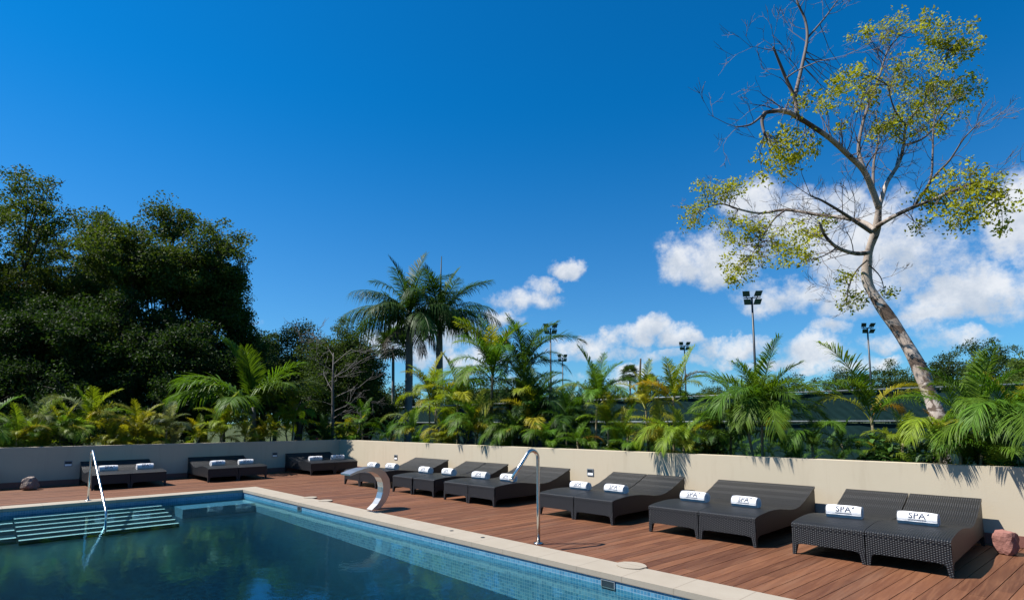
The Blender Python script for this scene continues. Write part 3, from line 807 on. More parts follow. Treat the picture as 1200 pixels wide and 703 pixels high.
def palm(name, label, cat, base, crowns, fam, L, n, col, seed, group=None, canerad=.03, lo=0, hi=None, warm=.12, skip=None, cmat='cane', extra=(), wall_dir=None):
    """base: where it stands; crowns: list of crown points relative to the base; one stem runs to each"""
    rr = random.Random(seed); r = empty(name, label, cat, base, 0, group); m = len(FAM[fam])
    hi = m-1 if hi is None else hi
    for ci, c in enumerate(crowns):
        c = Vector(c); b0 = Vector((c.x*.25+rr.uniform(-.08, .08), c.y*.25+rr.uniform(-.08, .08), 0)); mid = b0.lerp(c, .55)+Vector((rr.uniform(-.06, .06), rr.uniform(-.06, .06), 0))
        g = MB(); k = canerad
        g.tube([b0, b0.lerp(mid, .5), mid, mid.lerp(c, .6), c+Vector((0, 0, .05))], [k*1.15, k, k*.95, k*.95, k*.6], 8)
        g.build('stem' if cmat == 'cane' else 'trunk', M[cmat], r)
        nn = n if isinstance(n, int) else n[min(ci, len(n)-1)]
        nn = int(round(nn*1.3))
        a0 = rr.uniform(0, 6.28)
        for f in range(nn):
            q = f/max(1, nn-1); i = int(round(lo+(hi-lo)*q+rr.uniform(-.6, .6))); i = min(max(i, lo), hi)
            azim = a0+f*2.39996+rr.uniform(-.25, .25)
            if wall_dir is not None and math.cos(azim-wall_dir) > .35 and i > 3: i = 3 if rr.random() < .6 else 4   # fronds above the wall arch over it
            cc = jit(rr, col)
            if rr.random() < warm: cc = jit(rr, YEL if rr.random() < .97 else ORG)
            frond(r, fam, i, c+Vector((0, 0, -.10*q*L)), azim, L*rr.uniform(.82, 1.12), cc, rr.uniform(-.12, .12))
    for (fi, fam2, c, az_, sc_, cc) in extra:
        frond(r, fam2, fi, Vector(c), az_, sc_, cc)
    return r
SCREEN_L = math.atan2(-R0.y, -R0.x)       # heading of something leaning towards the left of the photo
SCREEN_R = math.atan2(R0.y, R0.x)
TOCAM = math.atan2(-F0.y, -F0.x)

G = 0.0
def rp(px, off, py, **kw):                 # a palm behind the sunlit wall: its column, distance behind the wall, crown row
    b = on_y(px, YW+.22+off, -.06); z = zat(b, py)+.06; return b, z
def lp(px, off, py):
    b = on_x(px, XW-.22-off, -.06); z = zat(b, py)+.06; return b, z

AG = 'areca palms planted behind the sunlit wall'
def areca(px, off, py, L, n, col, seed, label, side='r', spread=0, lean=0, warm=.12, lo=0, hi=None, extra=(), fam='areca', canerad=.028, hang=()):
    b, z = (rp if side == 'r' else lp)(px, off, py)
    rr = random.Random(seed+500); cr = [(R0.x*lean, R0.y*lean, z)]
    for k in range(spread):
        a_ = rr.uniform(0, 6.28); q = rr.uniform(.15, .38); cr.append((math.cos(a_)*q, math.sin(a_)*q, max(.25, z*rr.uniform(.45, .92))))
    hz = max(z, H+.16)
    if hang: cr.append((.05, -.05, hz-.02)) if hz > z+.05 else None
    hx = [(k % 3, 'hang', (0, 0, hz), a_, s_, jit(rr, col)) for k, (a_, s_) in enumerate(hang)]
    r = palm('areca_palm', label, 'palm', b, cr, fam, L, n, col, seed, None, canerad, lo, hi, warm, wall_dir=(-math.pi/2 if side == 'r' else 0.0) if off < 1.0 else None, extra=[(min(fi, 4) if abs(a_-TOCAM) < .7 else fi, f2, (R0.x*lean+dx*R0.x, R0.y*lean+dx*R0.y, z+dz+(.12 if abs(a_-TOCAM) < .7 else 0)), a_, s_, c_) for fi, f2, dx, dz, a_, s_, c_ in extra]+hx)
    return r

# right-hand stretch of the planting
areca(1192, .45, 512, 1.15, (9,6), GREEN, 1, 'green palm at the right edge of the photo with fronds drooping over the wall top', spread=1, extra=[(5,'areca',0,.1,TOCAM+.3,1.1,LIME),(6,'areca',0,.2,TOCAM-.2,1.0,GREEN)], hang=[(-1.9,1.4),(-1.4,1.4),(-2.4,1.35),(-1.6,1.2)])
areca(1146, .75, 500, 1.25, (8,5), GREEN, 2, 'palm with an upright fan of green fronds right of the blotched tree trunk', spread=1, hi=4, hang=[(-1.5,1.2)])
areca(1100, .50, 522, .58, (8,6), LIME, 3, 'low yellow-green palm at the foot of the blotched leaning trunk', spread=2, warm=.25, extra=[(6,'areca',0,.1,TOCAM+.1,.8,GREEN)], hang=[(-1.75,1.2),(-1.3,1.1)])
areca(1124, .6, 526, .6, (7,5), GREEN, 31, 'short leafy palm at the wall top between the leaning trunk and the upright fan palm', spread=1)
areca(1056, .55, 524, .62, (8,5), LIME, 4, 'low bright palm left of the leaning trunk beside the round-leaved shrub', spread=1, warm=.2)
areca(1021, .95, 492, 1.0, 3, GREEN, 5, 'palm with one long frond arching left and a yellow one arching right', hi=3, lo=1,
      extra=[(1,'areca',0,0,SCREEN_L+.15,1.62,LIME),(2,'areca',0,0,SCREEN_L-.3,1.1,GREEN),(3,'areca',.1,0,SCREEN_R-.1,1.15,YEL),(4,'areca',0,0,SCREEN_R+.4,.9,ORG)])
areca(985, .5, 524, .58, (7,5), DEEP, 6, 'low dark green palm at the wall top left of the round-leaved shrub', spread=1, warm=.05)
areca(950, .45, 526, .6, (7,5), GREEN, 61, 'low green palm at the wall top right of the big spreading palm', spread=1, warm=.1, extra=[(6,'areca',0,.1,TOCAM+.2,.85,GREEN)], hang=[(-1.6,.95)])
areca(893, .65, 492, 1.45, (15,8), GREEN, 7, 'big spreading green palm in front of the tall floodlight pole', spread=1, warm=.08, extra=[(3,'areca',0,0,SCREEN_R+.1,1.45,LIME),(4,'areca',0,0,SCREEN_L-.1,1.5,GREEN),(5,'areca',0,0,SCREEN_R-.25,1.3,GREEN),(6,'areca',0,-.15,TOCAM,1.2,GREEN),(6,'areca',0,-.15,TOCAM+.5,1.1,GREEN)], hang=[(-1.8,1.55),(-1.35,1.5),(-1.0,1.5)])
areca(856, 1.2, 510, .95, (8,6), DEEP, 8, 'dark green palm just left of the big spreading palm', spread=1, warm=.1)
areca(836, 1.0, 508, .85, (8,5), GREEN, 81, 'green palm between the dark one and the yellow stemmed palm', spread=1, warm=.25)
areca(790, .9, 468, 1.05, (8,4), LIME, 9, 'tall thin palm with yellowing fronds and one tip high above the screen', spread=1, warm=.55, extra=[(0,'areca',.15,0,SCREEN_R+.2,1.25,LIME),(2,'areca',0,0,SCREEN_R,1.0,ORG),(3,'areca',0,-.2,SCREEN_L,1.0,YEL)])
areca(800, .40, 527, .95, (6,4), LIME, 10, 'low palm whose frond hangs over the wall above the second lounger pair', spread=0, warm=.2, extra=[(5,'areca',0,.05,TOCAM-.55,1.0,LIME),(6,'areca',0,.05,TOCAM-.2,.8,LIME)], hang=[(-1.95,1.35),(-1.5,1.1)])
areca(757, .8, 478, 1.0, (8,5), YEL, 11, 'palm with an orange stem and yellowish arching fronds', spread=1, warm=.4)
areca(735, .5, 515, .85, (8,6), GREEN, 12, 'low green palm between the orange stemmed palm and the pale stemmed one', spread=1)
areca(712, .9, 500, .95, (8,5), LIME, 13, 'bright upright young palm right of the pale curved stem', spread=1, hi=3, warm=.1)
areca(688, .7, 470, 1.35, (10,4), GREEN, 14, 'palm on a pale curved stem with fronds arching right', lean=.25, warm=.15, extra=[(3,'areca',0,0,SCREEN_R,1.25,BLUEG)])
areca(664, 1.2, 494, 1.2, (10,7), DEEP, 15, 'dense dark green palm left of the pale stemmed palm', spread=2, warm=.03)
areca(676, .45, 520, .75, (8,5), GREEN, 151, 'low leafy palm at the wall top below the dense dark palm', spread=1)
areca(628, 1.3, 478, 1.4, (12,8), DEEP, 16, 'dense dark palm clump right below the tall arching palm', spread=2, warm=.03)
areca(640, .45, 518, .8, (8,5), GREEN, 161, 'low palm at the wall top behind the arch of the chrome spout', spread=1, hang=[(-1.5,.95)])
areca(614, 2.2, 434, 1.75, 7, BLUEG, 17, 'tall palm whose fronds arch right in front of the floodlight pole', lo=1, hi=4, warm=.03, canerad=.055,
      extra=[(0,'areca',0,.1,SCREEN_L,1.75,GREEN),(3,'areca',.05,.15,SCREEN_R,2.2,BLUEG),(2,'areca',.05,.1,SCREEN_R+.5,1.8,BLUEG),(5,'areca',0,0,SCREEN_R-.3,1.6,DEEP)])
areca(577, 1.1, 440, 1.95, 12, GREEN, 18, 'tall areca palm with a dark slim trunk and bright green crown mid row', warm=.25, canerad=.05,
      extra=[(1,'areca',0,.1,SCREEN_L+.2,2.0,LIME),(2,'areca',0,.1,SCREEN_L-.4,1.7,LIME),(1,'areca',0,.1,SCREEN_R,1.8,LIME),(5,'areca',0,-.1,SCREEN_L,1.1,(.17,.12,.03))])
areca(612, 1.9, 474, 1.6, (11,8), DEEP, 191, 'dark palm filling the space between the two tall palms', spread=2, warm=.04)
areca(600, .5, 512, .9, (8,6), GREEN, 19, 'low green palm between the two tall palms in the middle', spread=1, hang=[(-1.6,1.1),(-1.2,1.0),(-2.0,1.1)])
areca(556, .7, 500, 1.3, (8,6), GREEN, 20, 'leafy palm at the wall left of the dark slim trunk', spread=1, warm=.3, hang=[(-1.7,1.2),(-1.3,1.25)])
areca(536, 1.0, 474, 1.6, (9,6), LIME, 21, 'palm with a bright yellow arching frond below the royal palms', spread=1, warm=.3, extra=[(3,'areca',0,.05,SCREEN_L,1.35,YEL)])
areca(503, 1.4, 464, 1.5, (9,6), LIME, 22, 'sunlit palm with a lime green drooping head under the right royal palm', spread=1, warm=.3)
areca(518, .4, 520, .75, (7,5), YEL, 221, 'low yellowish palm at the wall top under the lime green head', spread=1, warm=.3, hang=[(-1.5,.95)])
areca(484, .6, 508, .95, (8,6), GREEN, 23, 'palm with one pale silvery frond left of the lime green palm', spread=1, warm=.15, extra=[(4,'areca',0,.3,SCREEN_L,1.2,(.14,.19,.09))], hang=[(-1.6,1.1),(-1.1,1.1)])
areca(455, .8, 515, .8, (7,5), DEEP, 24, 'low dark palm near the green court, left of the royal palm trunks', spread=1, warm=.05)
areca(425, 1.2, 498, 1.15, (9,6), GREEN, 25, 'green palm behind the far corner, right of the grey bare tree', spread=1, warm=.1)
areca(404, .5, 516, .6, (7,5), LIME, 26, 'small bright palm right at the wall corner', spread=1, warm=.2, hang=[(-1.3,1.1),(-1.8,1.0)])
# left-hand stretch, behind the shaded wall
areca(378, .8, 512, .9, (8,6), DEEP, 27, 'small rounded dark palm just left of the wall corner', side='l', spread=1, warm=.1)
areca(345, 1.1, 490, 1.25, (8,6), LIME, 28, 'bright palm with broad upright leaves left of the grey bare tree', side='l', spread=1, warm=.15)
areca(318, .6, 508, .9, (8,6), YEL, 29, 'low yellow-green palm under the coconut palm, right side', side='l', spread=1, warm=.25)
areca(262, .7, 500, 1.1, (8,6), LIME, 30, 'yellow-green palm under the long coconut frond', side='l', spread=1, warm=.3)
areca(288, .5, 512, .75, (8,6), YEL, 311, 'small yellow palm below the coconut palm trunk', side='l', spread=1, warm=.3)
areca(232, .9, 514, .8, (8,6), LIME, 32, 'low bright palm left of the yellow-green one under the long frond', side='l', spread=1, warm=.25)
areca(196, .8, 502, 1.05, (9,6), (.12,.15,.08), 33, 'silvery green palm above the middle of the shaded wall', side='l', spread=1, warm=.05)
areca(162, .9, 506, 1.05, (9,7), YEL, 34, 'bright yellow-green palm above the first lounger pair', side='l', spread=2, warm=.3)
areca(132, .6, 514, .85, (9,6), YEL, 35, 'low yellow palm just right of the handrail top', side='l', spread=1, warm=.3)
areca(104, 1.2, 500, 1.35, (9,6), LIME, 36, 'palm with a high arching yellow frond behind the handrail top', side='l', spread=1, warm=.3, extra=[(3,'areca',0,.1,SCREEN_R,1.4,YEL),(3,'areca',0,.2,SCREEN_L,1.7,(.13,.16,.07))])
areca(72, .7, 512, 1.0, (9,6), GREEN, 37, 'green palm left of the handrail behind the shaded wall', side='l', spread=1, warm=.15)
areca(42, 1.3, 505, 1.2, (9,6), (.10,.14,.05), 38, 'taller pale green palm above the brown stone', side='l', spread=1, warm=.1)
areca(22, .6, 514, .95, (9,6), LIME, 39, 'low bright palm near the left edge behind the wall', side='l', spread=1, warm=.15)
areca(-14, 1.0, 506, 1.2, (9,6), GREEN, 41, 'green palm cut by the left edge of the photo', side='l', spread=1, warm=.1)

# coconut palm with the long frond
b, z = lp(296, 1.6, 478)
palm('coconut_palm', 'young coconut palm with broad fronds, one sweeping far left above the wall', 'palm', b, [(0, 0, z)], 'broad', 2.5, 8, GREEN, 60, None, .12, 0, 3, 0, cmat='royal',
     extra=[(2,'broad',(0,0,z),SCREEN_L+.12,3.0,GREEN),(3,'broad',(0,0,z),SCREEN_L+.1,3.05,GREEN),(3,'broad',(0,0,z),SCREEN_L+.5,2.7,GREEN),(2,'broad',(0,0,z),SCREEN_R+.2,2.6,(.10,.14,.06)),(0,'broad',(0,0,z),SCREEN_L,2.6,GREEN),(1,'broad',(0,0,z),SCREEN_R,2.5,GREEN)])

# the two royal palms
RG = None
for px, py, label, seed, dep in ((478, 378, 'royal palm with a thick grey trunk and dark spreading crown, left of two', 71, 26), (514, 386, 'royal palm with the thin spear on top, right of two', 74, 27.5)):
    b = at(px, 495.2, dep); b.z = -.06; z = zat(b, py)+.06
    r = empty('royal_palm', label, 'palm', b, 0, None); rr = random.Random(seed)
    g = MB(); k = .17
    g.tube([(0,0,0), (.02,0,z*.3), (0,.02,z*.6), (0,0,z*.85), (0,0,z)], [k*1.1, k, k*1.02, k*.95, k*.8], 14); g.build('trunk', M['royal'], r)
    g = MB(); g.tube([(0,0,z-.02), (0,0,z+.3), (0,0,z+.75)], [k*.8, k*.75, k*.35], 12); g.build('crownshaft', M['fig'], r).color = (.06,.10,.03,1)
    nf = 22; a0 = rr.uniform(0, 6)
    for f in range(nf):
        q = f/(nf-1); i = min(5, max(0, int(round(.2+3.6*q+rr.uniform(-.5, .5)))))
        frond(r, 'feather', i, (0, 0, z+.55-.35*q), a0+f*2.39996+rr.uniform(-.2, .2), 3.05*rr.uniform(.85, 1.1), jit(rr, (.034,.078,.016)), rr.uniform(-.1, .1))
    if seed == 71:
        for i, a_, s_ in ((3, SCREEN_L+.1, 3.5), (4, SCREEN_L-.25, 3.5), (2, SCREEN_L+.6, 3.2)): frond(r, 'feather', i, (0,0,z+.3), a_, s_, (.036,.080,.017))
        for a_ in (2.1, 4.9, .4):
            d_ = frond(r, 'feather', 5, (0, 0, z-.1), a_, 2.0, (.07,.055,.04))
    else:
        for i, a_, s_ in ((1, SCREEN_R, 3.5), (2, SCREEN_R+.4, 3.3), (3, SCREEN_R-.2, 3.4)): frond(r, 'feather', i, (0,0,z+.35), a_, s_, (.036,.082,.018))
        g = MB(); g.tube([(0,0,z+.6), (.02,0,z+2.0), (.05,.03,z+3.75)], [.055, .045, .018], 6); g.build('spear_leaf', M['fig'], r).color = (.05,.08,.03,1)

# ------------------------------------------------------------------ leafy trees
def leaf_cloud(rr, centres, per, size, spread, flat=.55, up=.35):
    """numpy: diamond leaves scattered in clumps round the given centres"""
    c = np.array([tuple(p) for p in centres], float); n = len(c)*per
    base = np.repeat(c, per, 0); cs = np.repeat(rr.uniform(.7, 1.3, len(c)), per)
    dv = rr.normal(0, 1, (n, 3)); dv /= np.linalg.norm(dv, axis=1)[:, None]; rad = rr.random(n)**.55
    pos = base + dv*(rad*spread*cs)[:, None]*np.array([1, 1, flat])
    nrm = rr.normal(0, 1, (n, 3)); nrm[:, 2] += up*2; nrm /= np.linalg.norm(nrm, axis=1)[:, None]
    ax = np.cross(nrm, rr.normal(0, 1, (n, 3))); ax /= np.linalg.norm(ax, axis=1)[:, None]; bx = np.cross(nrm, ax)
    s = (size*rr.uniform(.45, 1.55, n))[:, None]
    V = np.stack([pos-ax*s*.5, pos+bx*s*.27, pos+ax*s*.5-nrm*s*.12, pos-bx*s*.27], 1).reshape(-1, 3)
    tint = np.repeat(np.clip(np.repeat(rr.normal(.5, .12, len(c)), per)+rr.normal(0, .13, n), 0, 1), 4)
    return V, np.arange(n*4).reshape(-1, 4), tint
def make_tree(name, label, base, hgt, rad, col, seed, lobes=9, clumps=420, per=46, leaf=.2, trunk=.22, low=.3, spread=.55, m='leaf', bark='bark', flat=.6, group=None, squash=1., shape=None):
    rr = np.random.default_rng(seed); pr = random.Random(seed)
    leaf *= .54; per = int(per*2.5)
    r = empty(name, label, 'tree', base, 0, group)
    zc = hgt*(low+1)/2; rz = hgt*(1-low)/2
    L = []; kq = .66 if lobes < 16 else .76
    for i in range(lobes):
        a_ = i*2.39996+pr.uniform(-.4, .4); q = math.sqrt((i+.5)/lobes); e = pr.uniform(-.75, .85)
        if i == 0: e = .9; q = .15
        L.append((np.array([math.cos(a_)*rad*kq*q, math.sin(a_)*rad*kq*q, zc+rz*kq*e*math.sqrt(max(.1, 1-q*q*.55))]), rad*(pr.uniform(.34, .5) if lobes < 16 else pr.uniform(.25, .46))))
    cen = []
    for c, lr in L:
        k = int(clumps/lobes)
        d = rr.normal(0, 1, (k, 3)); d /= np.linalg.norm(d, axis=1)[:, None]
        cen.append(c + d*(lr*rr.random(k)**.33)[:, None]*np.array([1, 1, squash]))
    cen = np.concatenate(cen); cen[:, 2] = np.maximum(cen[:, 2], .3)
    V, Fq, T = leaf_cloud(rr, cen, per, leaf, spread, flat)
    o = link('crown', mesh_np('crown', V, Fq, M[m], T), r); o.color = (*col, 1)
    g = MB(); top = Vector((pr.uniform(-.3, .3), pr.uniform(-.3, .3), zc*.9))
    fork = Vector((0, 0, hgt*low*.8+.3))
    g.tube([(0,0,-.05), (.05,.02,fork.z*.5), tuple(fork), tuple(fork.lerp(top, .5)), tuple(top)], [trunk*1.3, trunk, trunk*.9, trunk*.6, trunk*.25], 9)
    for c, lr in L:
        c = Vector(c); m1 = fork.lerp(c, .5)+Vector((0, 0, .12*hgt*.5))
        g.tube([fork, m1, c], [trunk*.34, trunk*.2, trunk*.07], 6)
        for k in range(5):
            e = c+Vector((pr.uniform(-1, 1), pr.uniform(-1, 1), pr.uniform(-.6, 1)))*lr*.9
            g.tube([m1.lerp(c, .5), c.lerp(e, .4)+Vector((0, 0, .1)), e], [trunk*.16, trunk*.1, trunk*.04], 4)
    g.build('trunk', M[bark], r)
    return r
def ground_at(px, dep): p = at(px, 495.2, dep); p.z = -.06; return p
def tree_px(name, label, px, top, dep, radpx, col, seed, **kw):
    b = ground_at(px, dep); h = zat(b, top)+.06
    return make_tree(name, label, b, h, radpx*dep/FPX, col, seed, **kw)
DK, DK2, OLV = (.026,.054,.012), (.020,.044,.011), (.050,.080,.016)
# the dark grove at the left
tree_px('broadleaf_tree', 'tall dark tree at the left edge, highest of the grove', 8, 188, 30, 100, OLV, 101, lobes=20, clumps=860, per=46, leaf=.24, low=.16, spread=.62)
tree_px('broadleaf_tree', 'tall dark tree with the rounded dome top at the right end of the grove', 186, 212, 29, 96, OLV, 102, lobes=20, clumps=960, per=46, leaf=.23, low=.16, spread=.6)
tree_px('broadleaf_tree', 'tree with the low right shoulder of the dark grove', 238, 255, 30, 60, OLV, 103, lobes=17, clumps=560, per=46, leaf=.23, low=.15, spread=.58)
tree_px('broadleaf_tree', 'tree filling the notch between the two tall dark trees', 92, 226, 32, 74, OLV, 104, lobes=18, clumps=760, per=46, leaf=.24, low=.12, spread=.6)
tree_px('broadleaf_tree', 'shorter dark tree in the middle of the grove, in front', 130, 330, 25, 62, DK2, 105, lobes=17, clumps=420, per=46, leaf=.21, low=.1, spread=.55)
tree_px('broadleaf_tree', 'shorter dark tree at the left of the grove, in front', 40, 330, 25, 66, DK2, 106, lobes=17, clumps=420, per=46, leaf=.21, low=.1, spread=.55)
tree_px('broadleaf_tree', 'low dark tree in front of the right end of the grove', 222, 372, 25, 56, DK2, 107, lobes=17, clumps=380, per=46, leaf=.2, low=.06, spread=.55)
tree_px('broadleaf_tree', 'dark tree standing beyond the left edge of the photo', -70, 215, 30, 80, DK, 108, lobes=10, clumps=420, per=46, leaf=.24, low=.14, spread=.6)
tree_px('broadleaf_tree', 'dark undergrowth tree low between the grove trunks', 80, 412, 24, 66, DK2, 109, lobes=17, clumps=380, per=46, leaf=.18, low=.03, spread=.5)
tree_px('broadleaf_tree', 'dark undergrowth tree low behind the coconut frond', 180, 420, 24, 60, DK2, 110, lobes=17, clumps=380, per=46, leaf=.18, low=.03, spread=.5)
tree_px('broadleaf_tree', 'dark undergrowth tree low at the left edge', -10, 405, 24, 60, DK2, 111, lobes=17, clumps=380, per=46, leaf=.18, low=.03, spread=.5)
# between the grove and the royal palms
tree_px('broadleaf_tree', 'rounded dense bushy tree left of the royal palms', 400, 366, 25, 56, (.04,.07,.017), 120, lobes=14, clumps=760, per=46, leaf=.15, low=.03, spread=.45)
tree_px('broadleaf_tree', 'grey-green tree behind the bare grey one, with a ragged top', 350, 368, 29, 52, (.045,.07,.022), 121, lobes=11, clumps=480, per=40, leaf=.18, low=.1, spread=.55)
tree_px('broadleaf_tree', 'dark far tree behind the coconut palm', 306, 378, 36, 50, (.03,.06,.02), 122, lobes=11, clumps=520, per=44, leaf=.22, low=.05, spread=.6)
tree_px('broadleaf_tree', 'low tree behind the bushes below the rounded tree', 430, 440, 30, 40, (.04,.065,.018), 123, lobes=7, clumps=260, per=40, leaf=.18, low=.02, spread=.5)
for i, (px, top, dep, rp_, lab) in enumerate(((560, 440, 40, 40, 'green tree far behind the lime green palm'), (650, 452, 42, 34, 'green tree far behind the floodlight pole pair'), (700, 451, 60, 44, 'far tree beyond the screen left of the small fan palms'),
        (778, 448, 60, 42, 'far tree beyond the screen behind the yellowing palm'), (845, 446, 62, 40, 'far tree beyond the screen right of the smallest floodlight'), (925, 440, 62, 44, 'far tree beyond the screen, right of the tall floodlight pole'),
        (985, 430, 56, 42, 'far tree beyond the screen, left of the right floodlight pole'), (1048, 428, 56, 44, 'far tree beyond the screen behind the leaning trunk'), (1112, 414, 46, 44, 'tree beyond the screen just right of the leaning trunk'),
        (1162, 392, 38, 60, 'large spreading tree beyond the screen at the right'), (1205, 410, 30, 36, 'light green tree beyond the screen at the right edge'), (1090, 430, 58, 44, 'far tree right of the leaning trunk, behind the larger ones'),
        (530, 447, 48, 36, 'far tree between the royal palm trunks and the tall palm'), (600, 455, 50, 38, 'far tree low behind the two tall areca palms'), (322, 440, 44, 36, 'far tree low behind the coconut palm fronds'), (365, 444, 46, 36, 'far tree low behind the bare grey tree'), (262, 440, 44, 36, 'far tree low behind the long coconut frond'), (470, 452, 48, 34, 'far tree low behind the royal palm trunks'), (425, 450, 46, 34, 'far tree low right of the rounded bushy tree'))):
    tree_px('broadleaf_tree', lab, px, top, dep, rp_, [(.035,.06,.016), (.045,.075,.018), (.03,.05,.016)][i % 3] if i != 10 else (.07,.11,.02), 130+i, lobes=9, clumps=280, per=36, leaf=.26 if dep > 45 else .2, low=.03 if dep > 45 else .12, spread=.7 if dep > 45 else .55, trunk=.16)

# leafless grey tree in front of the bushy one
def grow(g, p, d, l, rad, depth, rr, leaves=None, spread=.7, minr=.006, up=.12):
    n = 3; pts = [p]; dd = d
    for i in range(n):
        dd = (dd+Vector((rr.uniform(-1, 1), rr.uniform(-1, 1), rr.uniform(-1, 1)+up))*.22).normalized(); pts.append(pts[-1]+dd*l/n)
    g.tube(pts, [rad*(1-.45*i/n) for i in range(n+1)], 5 if rad > .02 else 3, False)
    if leaves is not None and depth <= 1: leaves.append(pts[-1])
    if depth <= 0: return
    for k in range(rr.choice((2, 2, 3))):
        q = rr.uniform(.45, 1.0); i = min(n-1, int(q*n)); s = pts[i].lerp(pts[i+1], q*n-i)
        nd = (dd+Vector((rr.uniform(-1, 1), rr.uniform(-1, 1), rr.uniform(-1, 1)+up))*spread).normalized()
        grow(g, s, nd, l*rr.uniform(.55, .8), max(minr, rad*rr.uniform(.45, .62)), depth-1, rr, leaves, spread, minr, up)
b = ground_at(389, 21); r = empty('bare_tree', 'leafless grey tree with fine bare twigs before the bushy tree', 'tree', b)
rr = random.Random(12); z = zat(b, 412)+.06
g = MB(); g.tube([(0,0,0), (.03,.02,z*.4), (-.03,0,z*.75), (-.05,0,z)], [.065, .055, .042, .018], 8); g.build('trunk', M['greywood'], r)
g = MB()
for k in range(11):
    zz = z*(.42+.06*k); a_ = k*2.4; grow(g, Vector((0, 0, zz)), Vector((math.cos(a_), math.sin(a_), .55)).normalized(), rr.uniform(.8, 1.2), .02, 4, rr, None, .75, .006, .05)
g.build('branches', M['greywood'], r)

# small fan palms far off, and one left of the royal palms
FANS = None
def fan_leaf(rr, c, d, s):
    V, Fq = [], []
    d = d.normalized(); sd = d.cross(Vector((0, 0, 1))); sd = Vector((1, 0, 0)) if sd.length < .1 else sd.normalized(); up = sd.cross(d)
    o = c+d*s*.7
    for k in range(15):
        a_ = R(-115+230*k/14); dd = (d*math.cos(a_)+sd*math.sin(a_)).normalized(); w = up.cross(dd)*s*.05; l = s*rr.uniform(.7, .9)
        e = o+dd*l-Vector((0, 0, l*.25)); i = len(V)
        V += [o, o+dd*l*.5+w, e, o+dd*l*.5-w]; Fq.append((i, i+1, i+2, i+3))
    i = len(V); V += [c, c+sd*.01, o+sd*.01, o]; Fq.append((i, i+1, i+2, i+3)); return V, Fq
def fan_palm(label, px, py, dep, s, seed, trunk=.12, col=(.03,.055,.02)):
    rr = random.Random(seed); b = ground_at(px, dep); z = zat(b, py)+.06
    r = empty('fan_palm', label, 'palm', b); g = MB(); g.tube([(0,0,0), (.1,0,z*.5), (0,0,z)], [trunk, trunk*.9, trunk*.8], 8); g.build('trunk', M['royal'], r)
    V, Fq = [], []
    for k in range(34):
        a_ = k*2.39996; e = R(75-3.6*k); d = Vector((math.cos(a_)*math.cos(e), math.sin(a_)*math.cos(e), math.sin(e)))
        v, f = fan_leaf(rr, Vector((0, 0, z)), d, s*rr.uniform(.85, 1.1)); o = len(V); V += v; Fq += [tuple(q+o for q in x) for x in f]
    link('crown', mesh_np('crown', V, Fq, M['frond'], np.random.default_rng(seed).random(len(V))*.6+.2), r).color = (*col, 1)
    return r
fan_palm('small far fan palm left of the thin dead trunk', 739, 438, 75, 1.15, 1, .14)
fan_palm('smaller far fan palm right of the thin dead trunk', 763, 450, 75, 1.15, 2, .14)
fan_palm('slim fan palm with a shaggy head left of the royal palm trunks', 459, 405, 33, 1.0, 3, .10)
b = ground_at(748, 70); z = zat(b, 420)+.06; r = empty('dead_trunk', 'thin dark dead trunk between the two small fan palms', 'tree', b)
g = MB(); g.tube([(0,0,0), (.25*R0.x,.25*R0.y,z*.6), (.5*R0.x,.5*R0.y,z)], [.22, .19, .10], 8); g.build('trunk', M['bark'], r)

# round-leaved shrub left of the leaning trunk
def shrub(label, px, off, py, rad, seed, col):
    b = on_y(px, YW+.22+off, -.06); z = zat(b, py)+.06; rr = np.random.default_rng(seed); pr = random.Random(seed)
    r = empty('leafy_shrub', label, 'shrub', b); n = 70
    d = rr.normal(0, 1, (n, 3)); d /= np.linalg.norm(d, axis=1)[:, None]
    cen = d*(rad*rr.random(n)**.4)[:, None]*np.array([1, 1, z*.5/rad*.9]) + np.array([0, 0, z*.52])
    V, Fq, T = leaf_cloud(rr, cen, 16, .13, .16, .8, .6)
    link('foliage', mesh_np('foliage', V, Fq, M['fig'], T), r).color = (*col, 1)
    g = MB()
    for k in range(12):
        e = Vector(cen[k]); g.tube([(0,0,0), e*.5+Vector((0, 0, .1)), e], [.018, .013, .006], 5)
    g.build('stem', M['cane'], r)
shrub('round-leaved glossy shrub behind the wall left of the leaning trunk', 1028, .55, 498, .42, 1, (.05,.11,.02))
shrub('bushy shrub low behind the wall under the yellow arching frond', 1074, .7, 514, .4, 2, (.04,.09,.018))
shrub('dark bushy shrub low behind the wall at the right edge', 1172, .8, 514, .45, 3, (.035,.08,.018))
shrub('dark bushy shrub behind the wall left of the big spreading palm', 826, .8, 515, .45, 4, (.03,.07,.018))
shrub('dark bushy shrub behind the wall between the pale stem and the orange stem', 722, 1.3, 506, .6, 5, (.028,.065,.018))
shrub('dark bushy shrub behind the wall between the tall arching palm and the slim trunk', 598, 1.5, 492, .7, 6, (.03,.065,.016))

# ground cover that nobody could count, in the two planting strips
rr = np.random.default_rng(77); n = 900
cx = np.concatenate([rr.uniform(-9, 19, n), rr.uniform(-8.5, -4.45, 500)]); cy = np.concatenate([rr.uniform(4.75, 8.2, n), rr.uniform(-10, 8, 500)])
cz = rr.uniform(.02, .55, len(cx))
V, Fq, T = leaf_cloud(rr, np.stack([cx, cy, cz], 1), 34, .15, .34, .8, .4)
o = link('ground_cover', mesh_np('ground_cover', V, Fq, M['leaf'], T)); o.color = (.04, .085, .018, 1); o['kind'] = 'stuff'

